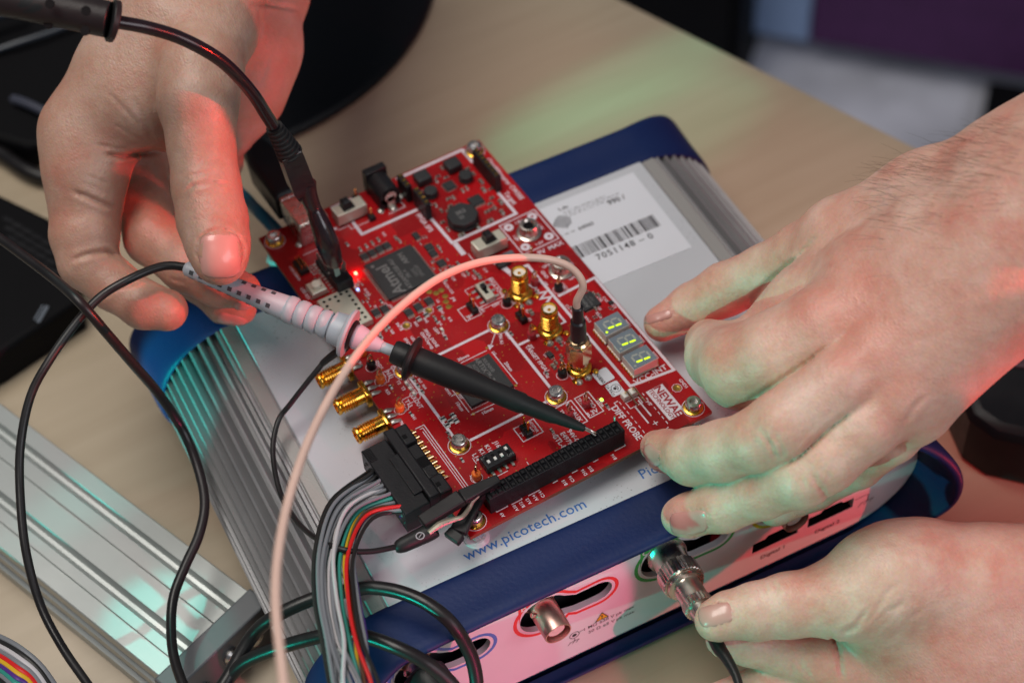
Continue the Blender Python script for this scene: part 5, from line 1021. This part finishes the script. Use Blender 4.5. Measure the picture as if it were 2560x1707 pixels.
class Hand:
    def __init__(s,palm,fingers,kp=9,kf=5,kk=1.0,creases=(),ruddy=(),h=0.85,pads=(),cut=None,nails=()):
        s.nails=nails; creases=list(creases)
        for c,t,wid,pr,am in nails:
            c=np.array(c,float);t=np.array(t,float); d=t-c; L=np.hypot(*d); d/=L; n_=np.array([-d[1],d[0]]); o_=[]
            for k in range(21):
                a=math.pi*(-.30+1.60*k/20); o_.append(tuple(c+d*L*(.42-.47*math.sin(a))+n_*wid*.53*math.cos(a)))
            creases.append((o_,max(2.4,wid*.035),am))
        J=lambda q:(at(q[0],q[1],q[2]),rpx(at(q[0],q[1],q[2]),q[3]))
        s.palm=[(J(a),J(b)) for a,b in palm]; s.fing=[[J(q) for q in f] for f in fingers]
        s.kp,s.kf,s.kk,s.cr,s.ruddy,s.pads=kp,kf,kk,creases,ruddy,[J(q)+(q[4],) for q in pads]
        pts=[p for seg in s.palm for p in seg]+[p for f in s.fing for p in f]
        lo=np.min([p[0]-p[1] for p in pts],0)-4; hi=np.max([p[0]+p[1] for p in pts],0)+4
        if cut is not None:
            # keep only what can be near the picture
            lo=np.maximum(lo,cut[0]); hi=np.minimum(hi,cut[1])
        s.h=h; n=np.ceil((hi-lo)/h).astype(int)+1; s.org=lo
        ax_=[lo[i]+h*np.arange(n[i]) for i in range(3)]
        X,Y,Z=np.meshgrid(*ax_,indexing='ij',copy=False); s.D=s.field(X.astype(np.float32),Y.astype(np.float32),Z.astype(np.float32))
        s.D[0,:,:]=s.D[-1,:,:]=1; s.D[:,0,:]=s.D[:,-1,:]=1; s.D[:,:,0]=s.D[:,:,-1]=1
        s.V,s.F=nets(s.D,lo,h)
    def cone(s,X,Y,Z,A,B):
        (a,ra),(b,rb)=A,B; ab=b-a; L=float(ab@ab)+1e-9
        dx,dy,dz=X-a[0],Y-a[1],Z-a[2]; t=np.clip((dx*ab[0]+dy*ab[1]+dz*ab[2])/L,0,1)
        return np.sqrt((dx-t*ab[0])**2+(dy-t*ab[1])**2+(dz-t*ab[2])**2)-(ra+(rb-ra)*t)
    def field(s,X,Y,Z,detail=True):
        body=None
        for A,B in s.palm:
            d=s.cone(X,Y,Z,A,B); body=d if body is None else smin(body,d,s.kp)
        out=body
        for f in s.fing:
            c=None
            for i in range(len(f)-1):
                d=s.cone(X,Y,Z,f[i],f[i+1]); c=d if c is None else smin(c,d,2.2)
            g=smin(body,c,s.kf); out=smin(out,g,s.kk)
        for p,r,amt in s.pads:
            q=np.sqrt((X-p[0])**2+(Y-p[1])**2+(Z-p[2])**2); out=out-amt*np.exp(-(q/r)**2)
        if detail:
            cx=RB[0,0]*X+RB[0,1]*Y+RB[0,2]*Z+TB[0]; cy=RB[1,0]*X+RB[1,1]*Y+RB[1,2]*Z+TB[1]; cz=RB[2,0]*X+RB[2,1]*Y+RB[2,2]*Z+TB[2]
            U=(1280+FPX*cx/cz)*2352/2560; Vv=(853.5+FPX*cy/cz)*2352/2560
            near=np.abs(out)<4
            u=U[near];v=Vv[near]; dd=np.zeros_like(u)
            for pts,w,amp in s.cr:
                best=np.full_like(u,1e9); tt=np.zeros_like(u); n=len(pts)
                for i in range(n-1):
                    ax0,ay0=pts[i];bx,by=pts[i+1]; abx,aby=bx-ax0,by-ay0; t=np.clip(((u-ax0)*abx+(v-ay0)*aby)/(abx*abx+aby*aby),0,1)
                    q=np.hypot(u-ax0-t*abx,v-ay0-t*aby); m=q<best; best[m]=q[m]; tt[m]=((i+t)/(n-1))[m]
                fade=np.clip(np.minimum(tt,1-tt)*5,0.0,1)
                dd+=amp*fade*(np.exp(-(best/w)**2)-0.35*np.exp(-((best-2.2*w)/(1.6*w))**2))
            out=out.copy(); out[near]+=dd
        return out
    def build(s,root,skin):
        me=bpy.data.meshes.new('skin'); me.from_pydata(((s.V)*MM).tolist(),[],s.F.tolist()); me.update()
        a=me.attributes.new('ruddy','FLOAT','POINT'); r=np.zeros(len(s.V))
        for x,y,z,rad,amt in s.ruddy:
            p=at(x,y,z); R_=rpx(p,rad); r+=amt*np.exp(-(np.linalg.norm(s.V-p,axis=1)/R_)**2)
        a.data.foreach_set('value',np.clip(r,-1,1).astype(np.float32))
        me.materials.append(skin); me.polygons.foreach_set('use_smooth',[True]*len(me.polygons))
        o=bpy.data.objects.new('skin',me); COL.objects.link(o); o.parent=root
        po=ORG[root.name]; o.location=Vector([-v*MM for v in po]); o.rotation_euler=(0,0,0)
        sm=o.modifiers.new('smooth','SMOOTH'); sm.factor=0.5; sm.iterations=2
        return o
    def hits(s,UV,t0=430,t1=720):
        "points of the skin seen at picture points UV (n,2), with outward normals; rays that miss give nan"
        UV=np.asarray(UV,float); d=np.stack([(UV[:,0]*2560/2352-1280)/FPX,(UV[:,1]*2560/2352-853.5)/FPX,np.ones(len(UV))],1)@RB; d/=np.linalg.norm(d,axis=1)[:,None]
        t=np.full(len(UV),float(t0)); F=lambda p:s.field(p[:,0],p[:,1],p[:,2],False)
        for _ in range(70):
            v=F(CB+d*t[:,None]); t+=np.where((v>.02)&(t<t1),np.maximum(v*.85,.01),0)
        p=CB+d*t[:,None]; f0=F(p); e=.3; g=np.stack([F(p+e*np.eye(3)[k])-f0 for k in range(3)],1); g/=np.linalg.norm(g,axis=1)[:,None]+1e-9
        p[t>=t1]=np.nan; return p,g
    def nail(s,root,c,tip,wid,mt=None,proud=.35):
        "finger nail: plate lying on the skin; c = middle of its root edge, tip = middle of its free edge, wid = width"
        c=np.array(c,float);t=np.array(tip,float); d=t-c; L=np.hypot(*d); d/=L; n_=np.array([-d[1],d[0]]); NU,NV=17,17; UV=[];E_=[]
        for i in range(NU):
            for j in range(NV):
                a=(i/(NU-1)*2-1); b=j/(NV-1); sh=math.sqrt(max(0,1-abs(a)**2.6)); bb=0.5+(b-0.5)*(0.60+0.40*sh)
                UV.append(c+d*L*bb+n_*a*wid/2*(0.93+.07*math.sin(b*math.pi))); E_.append((max(abs(a)**4,abs(2*b-1)**6),b))
        P,G=s.hits(UV); ok=~np.isnan(P[:,0]); ok&=np.abs((P@RB.T+TB)[:,2]-np.nanmedian((P@RB.T+TB)[:,2]))<7
        V=[P[k]+G[k]*(proud*(1-E_[k][0])-.2*E_[k][0]+.14*max(0,E_[k][1]-.8)*5) for k in range(len(P))]
        id_={};vs=[]
        for k in range(len(P)):
            if ok[k]: id_[k]=len(vs); vs.append(tuple(V[k]))
        fs=[]
        for i in range(NU-1):
            for j in range(NV-1):
                q=(i*NV+j,(i+1)*NV+j,(i+1)*NV+j+1,i*NV+j+1)
                if all(k in id_ for k in q): fs.append([id_[k] for k in q])
        mb=MB(); mb.add(vs,fs); o=mb.build('nail',mt or K['nail'],root,sharp=80)
        sd=o.modifiers.new('t','SOLIDIFY'); sd.thickness=.3*MM; sd.offset=-1; return o
def skinmat(name,base,red,pale):
    m=mat(name,base,.46); N,L,B=nodes(m); tc=N.new('ShaderNodeTexCoord')
    n=N.new('ShaderNodeTexNoise'); n.inputs['Scale'].default_value=55; n.inputs['Detail'].default_value=6; n.inputs['Roughness'].default_value=.62; L.new(tc.outputs['Object'],n.inputs['Vector'])
    r=ramp(N,[(.32,red),(.5,base),(.68,pale)]); L.new(n.outputs['Fac'],r.inputs[0])
    a=N.new('ShaderNodeAttribute'); a.attribute_name='ruddy'
    mx=N.new('ShaderNodeMix'); mx.data_type='RGBA'; mx.clamp_factor=True; L.new(a.outputs['Fac'],mx.inputs[0]); L.new(r.outputs[0],mx.inputs[6]); mx.inputs[7].default_value=(red[0]*1.02,red[1]*.72,red[2]*.66,1)
    f=N.new('ShaderNodeTexNoise'); f.inputs['Scale'].default_value=900; f.inputs['Detail'].default_value=2; L.new(tc.outputs['Object'],f.inputs['Vector'])
    mx2=N.new('ShaderNodeMix'); mx2.data_type='RGBA'; mx2.blend_type='MULTIPLY'; mx2.inputs[0].default_value=.25; L.new(mx.outputs[2],mx2.inputs[6]); L.new(f.outputs['Color'],mx2.inputs[7])
    L.new(mx2.outputs[2],B.inputs['Base Color'])
    B.inputs['Subsurface Weight'].default_value=.22; B.inputs['Subsurface Radius'].default_value=(1,.35,.2); B.inputs['Subsurface Scale'].default_value=.003
    # fine skin relief: crossing lines and pores
    v=N.new('ShaderNodeTexVoronoi'); v.inputs['Scale'].default_value=950; v.feature='DISTANCE_TO_EDGE'
    mp=N.new('ShaderNodeMapping'); mp.inputs['Scale'].default_value=(1,.6,.8); L.new(tc.outputs['Object'],mp.inputs[0]); L.new(mp.outputs[0],v.inputs['Vector'])
    n3=N.new('ShaderNodeTexNoise'); n3.inputs['Scale'].default_value=230; n3.inputs['Detail'].default_value=6; L.new(tc.outputs['Object'],n3.inputs['Vector'])
    b1=N.new('ShaderNodeBump'); b1.inputs['Strength'].default_value=.6; b1.inputs['Distance'].default_value=.00025; L.new(v.outputs['Distance'],b1.inputs['Height'])
    b2=N.new('ShaderNodeBump'); b2.inputs['Strength'].default_value=.65; b2.inputs['Distance'].default_value=.0006; L.new(n3.outputs['Fac'],b2.inputs['Height']); L.new(b1.outputs['Normal'],b2.inputs['Normal']); L.new(b2.outputs['Normal'],B.inputs['Normal'])
    return m
SK_DIM=skinmat('skin',(.52,.31,.23),(.50,.23,.165),(.58,.38,.30)); SK2=skinmat('fair_skin',(.77,.445,.35),(.73,.31,.24),(.85,.57,.47))  # left hand's skin darkened, its dimmer light put into the colour
K['nail']=mat('nail_plate',(.60,.30,.26),.3,var=.1,vs=120,coat=.3)
# ---------------------------------------------------------------- left hand, palm to the camera, holding the probe
lh=thing('hand','left hand coming from the top left, thumb pressing the grey probe against its fingers','hand',tuple(at(400,300,40)))
H1=Hand(
 palm=[((395,-150,100,150),(382,40,84,122)),((490,-150,100,150),(486,50,84,108)),((382,40,84,122),(300,170,72,112)),((300,170,72,112),(205,308,58,98)),((205,308,58,98),(196,395,52,90)),((430,80,84,105),(330,240,72,70)),
       ((300,240,66,90),(385,290,62,52)),((486,60,70,105),(578,140,50,85)),((600,-60,66,100),(588,100,54,86)),((588,100,54,86),(566,225,42,66)),((566,225,42,66),(524,300,34,58)),((640,-40,60,50),(655,-5,58,42)),
       ((300,330,36,70),(470,330,28,60))],
 fingers=[[(486,40,84,104),(460,160,86,98),(455,235,82,92),(462,330,74,77),(474,430,66,78),(488,505,60,80),(500,560,57,73),(505,592,55.5,64)],
          [(196,395,50,88),(196,470,43,81),(194,540,37,78),(200,600,32,66),(262,655,27,58),(330,700,25,55),(383,712,24,49)],
          [(310,360,34,62),(330,470,28,64),(352,545,27,66),(430,610,26,62),(500,648,25,56),(556,668,24,44)],
          [(400,380,20,58),(415,520,14,60),(460,640,11,54),(520,694,10,50),(548,706,9,42)],
          [(500,330,22,50),(512,372,18,44),(480,470,12,44),(470,520,10,40)],
          ],
 kp=10,kf=6,kk=.8,
 creases=[([(235,352),(280,360),(330,352),(372,347)],5,1.6),([(161,438),(200,452),(240,470),(268,478)],5,1.5),([(160,600),(200,585),(245,578),(275,590)],5,1.3),([(225,690),(270,660),(322,646)],4,1.0),
  ([(245,210),(290,255),(330,300)],4,.5),([(215,330),(260,342),(300,345)],4,.6),([(190,400),(230,415),(255,425)],3.5,.4),([(255,280),(300,310),(345,330)],3,.4),
  ([(400,440),(430,405),(470,395),(520,402)],4,.5),([(413,470),(440,430),(490,420),(535,425)],3.5,.75),([(418,430),(440,408),(480,400)],3,.4),([(410,452),(450,420),(500,408),(530,412)],2.5,.35),([(425,490),(465,470),(520,466)],3,.35),
  ([(425,505),(480,500)],3,.25),([(575,15),(610,10),(650,16),(690,24)],4,1.2),([(592,100),(600,60),(596,20)],4,.5),([(300,215),(330,270),(352,330)],6,.5),
  ([(597,190),(612,160),(616,120)],3,.3),([(390,640),(430,650)],3,.5),([(270,500),(300,490),(340,492),(385,520)],3,.3)],
 pads=[(245,300,62,60,1.4),(222,400,54,50,1.6),(225,520,46,50,1.2),(275,130,80,60,.5),(350,520,34,46,.8)],
 ruddy=[(205,350,55,80,.45),(205,520,42,70,.35),(500,470,64,55,.3),(360,720,24,60,.35),(260,690,28,60,.3),(560,690,22,60,.4),(400,560,26,90,.4),(505,620,56,50,.3),(620,150,60,90,.35)],
 cut=(np.array([-400,-100,-60]),np.array([250,420,160])),h=.8,nails=[((505,533),(508,641),102,.35,.75),((535,704),(602,705),26,.3,.3),((498,728),(572,748),30,.3,.3)])
H1.build(lh,SK_DIM)
for n_ in H1.nails: H1.nail(lh,*n_[:3],proud=n_[3])
# ---------------------------------------------------------------- right hand, steadying the board
rh=thing('hand','right hand reaching in from the right, thumb and fingertips steadying the board edge','hand',tuple(at(2000,700,30)))
H2=Hand(
 palm=[((2620,240,120,190),(2345,385,92,124)),((2620,330,120,190),(2330,470,92,150)),((2640,430,110,190),(2335,560,86,160)),((2660,500,104,180),(2345,640,80,120)),
       ((2345,385,92,124),(2130,465,72,104)),((2130,465,72,104),(1935,545,52,92)),((2330,470,92,140),(2010,690,62,100)),((2335,540,88,150),(2045,795,60,96)),((2345,600,84,140),(2075,885,53,88)),((2345,640,80,115),(2105,935,44,76)),
       ((2130,560,76,110),(1990,640,62,80)),((1990,640,60,92),(1850,695,42,76)),((1850,695,42,76),(1742,762,32,50)),((2150,600,60,120),(2080,850,40,90))],
 fingers=[[(1935,545,52,90),(1850,580,40,72),(1760,625,27,64),(1665,665,16,61),(1590,705,8,54),(1520,743,4,42)],
          [(2010,690,62,98),(1900,755,56,104),(1785,815,47,102),(1705,842,38,98),(1655,818,24,80),(1630,790,10,58)],
          [(2045,800,60,92),(1930,880,55,82),(1800,975,46,80),(1740,1010,40,72),(1660,1035,30,70),(1590,1048,20,66),(1530,1035,10,48),(1508,1025,6,38)],
          [(2075,890,53,88),(1990,980,46,74),(1900,1060,38,70),(1840,1095,33,70),(1750,1130,22,62),(1660,1160,12,62),(1580,1183,4,49),(1562,1186,2,44)],
          [(2105,935,44,76),(2050,1000,30,62),(1970,1065,12,56),(1870,1120,-4,50),(1780,1165,-10,44)]],
 kp=10,kf=5,kk=.7,
 creases=[([(1703,713),(1765,650),(1840,585),(1906,512)],6,.9),([(1679,943),(1760,895),(1863,827),(1914,784)],4,.9),([(1640,640),(1650,660),(1643,690)],3,.5),([(1622,645),(1628,668)],3,.35),([(1605,655),(1612,680)],3,.35),
  ([(1764,1087),(1840,1045),(1900,985),(1977,930)],5,1.2),([(1745,985),(1768,1018),(1785,1058)],4.5,.9),([(1775,992),(1795,1030),(1800,1055)],4,.7),([(1722,992),(1738,1020)],3.5,.5),([(1700,975),(1712,1000)],3,.3),
  ([(1862,1085),(1882,1118),(1902,1150)],4.5,.95),([(1890,1075),(1912,1105)],4,.55),([(1835,1085),(1850,1125)],3.5,.4),([(1600,1150),(1608,1190)],3,.2),([(2075,975),(2100,935),(2130,905)],6,.6),([(2010,780),(1990,850),(1950,900)],10,.35),
  ([(2350,460),(2390,520),(2420,570)],4,.4),([(1545,1005),(1560,1030),(1580,1045)],3,.4),([(1470,745),(1500,730),(1535,722)],3,.25)],
 pads=[(1985,695,70,60,1.2),(2025,800,66,55,1.2),(2055,900,58,50,1.1),(2100,610,88,80,.6),(1700,850,46,55,.8),(1760,1005,46,50,.8),(1860,1085,38,46,.8),(1850,585,48,40,.8),(2180,540,88,26,.7),(2120,700,76,26,.6)],
 ruddy=[(1985,690,70,110,.5),(2025,800,66,70,.45),(2070,880,58,70,.35),(1740,860,46,110,.3),(1500,750,4,60,.5),(1650,680,16,90,.35),(1540,1050,14,55,.35),(1600,1185,6,45,.35),(1770,1010,44,50,.4),(1880,1105,36,50,.4)],
 cut=(np.array([20,-200,-60]),np.array([420,260,170])),h=.85,nails=[((1626,1196),(1538,1204),58,.35,.6),((1520,1066),(1479,1024),36,.3,.4),((1545,718),(1478,738),24,.3,.3)])
H2.build(rh,SK2)
for n_ in H2.nails: H2.nail(rh,*n_[:3],proud=n_[3])
# ---------------------------------------------------------------- lower right hand, gripping the plug
lo=thing('hand','lower right hand pinching the nickel plug between thumb and forefinger','hand',tuple(at(2100,1450,-40)))
H3=Hand(
 palm=[((2650,1330,-20,160),(2260,1330,-12,112)),((2650,1450,-30,230),(2250,1420,-24,160)),((2650,1600,-40,220),(2220,1560,-40,150)),((2250,1340,-12,118),(2060,1335,-8,112)),((2060,1335,-8,112),(1960,1372,-8,92)),((2220,1480,-30,150),(2040,1440,-26,100)),
       ((2220,1600,-44,140),(2000,1560,-44,84)),((2120,1290,-6,84),(2000,1320,-6,80))],
 fingers=[[(1990,1365,-8,92),(1900,1378,-9,82),(1810,1390,-10,74),(1735,1404,-11,66),(1675,1412,-12,54),(1645,1424,-12.5,50)],
          [(2010,1540,-42,84),(1935,1530,-38,76),(1880,1520,-36,66),(1800,1500,-34,54),(1720,1480,-30,48),(1665,1468,-27,44)],
          [(2010,1590,-48,80),(1900,1555,-46,86),(1850,1555,-45,70),(1760,1585,-46,62),(1650,1630,-48,62)],
          [(2100,1660,-52,90),(1960,1640,-54,80),(1850,1650,-54,70)]],
 kp=10,kf=5,kk=.8,
 creases=[([(1930,1455),(1965,1440),(2000,1390)],6,.8),([(1770,1330),(1785,1350),(1780,1375)],4,.5),([(1757,1337),(1762,1365)],3.5,.35),([(1795,1324),(1812,1350)],3.5,.3),([(1905,1450),(1925,1500),(1935,1570)],5,1.0),([(1835,1515),(1850,1545)],4,.6),([(1815,1520),(1822,1550)],3,.4),
  ([(2000,1440),(2040,1400),(2080,1385)],5,.4),([(1975,1450),(2010,1405),(2040,1360),(2075,1330)],5,.55),([(2010,1455),(2045,1415),(2085,1370)],5,.4),([(2050,1470),(2090,1420),(2130,1390)],5,.35),([(1740,1345),(1748,1370),(1745,1385)],3,.35),([(1875,1500),(1880,1480),(1876,1466)],3,.3),([(1850,1530),(1862,1560)],3,.4),([(2020,1230),(2080,1260),(2160,1275)],8,.3)],
 pads=[(2080,1265,-2,60,.8),(1900,1530,-40,50,1.0)],
 ruddy=[(1900,1540,-40,130,.5),(1650,1440,-12,50,.35),(1780,1370,-9,50,.3),(2250,1480,-20,150,.25)],
 cut=(np.array([20,-330,-73.3]),np.array([330,40,60])),h=.85,nails=[((1684,1402),(1604,1420),54,.3,.6),((1652,1494),(1612,1474),24,.3,.3)])
H3.build(lo,SK2)
for n_ in H3.nails: H3.nail(lo,*n_[:3],proud=n_[3])
# hairs on the right forearm
random.seed(3); mb=MB()
UV=[]
for k in range(300):
    x=random.uniform(2020,2360); e_=np.interp(x,[1922,2019,2137,2215,2293,2360],[432,385,346,315,276,245]); UV.append((x,e_+abs(random.gauss(0,1))*95+1))
P,G=H2.hits(UV)
for p,nrm in zip(P,G):
    L_=random.uniform(5,11); t_=np.array([-.75,.55,random.uniform(-.3,.3)])+np.array([random.uniform(-.3,.3),random.uniform(-.3,.3),0]); t_/=np.linalg.norm(t_)
    if np.isnan(p[0]): continue
    mb.tube([tuple(p-nrm*.3),tuple(p+nrm*L_*.12+t_*L_*.45),tuple(p+nrm*L_*.10+t_*L_)],[.032,.03,.015],3,sub=2,cap=False)
o=mb.build('arm_hair',mat('dark_hair',(.05,.03,.02),.5),rh); prop(o,kind='stuff')

# sleeves where the arms leave the picture
K['cloth']=mat('dark_knit',(.02,.022,.03),.85,var=.3,vs=300,bump=.5,bs=900)
for root,a,b,r0,r1 in ((rh,(2560,350,112),(3500,-120,190),42,50),(lh,(445,-215,88),(470,-900,120),34,46),(lo,(2640,1480,-28),(3500,1560,20),40,48)):
    A_=np.array(at(*a)); B_=np.array(at(*b)); d_=(B_-A_)/np.linalg.norm(B_-A_); L_=float(np.linalg.norm(B_-A_))
    mb=MB(); mb.lathe([(r0-5,4),(r0-3,-1),(r0,-2),(r0+1.5,2),(r0+1,14),(r0+3,30),(r0+2,60),(r1,L_*.6),(r1+4,L_)],tuple(A_),tuple(d_),40); mb.build('sleeve',K['cloth'],root)
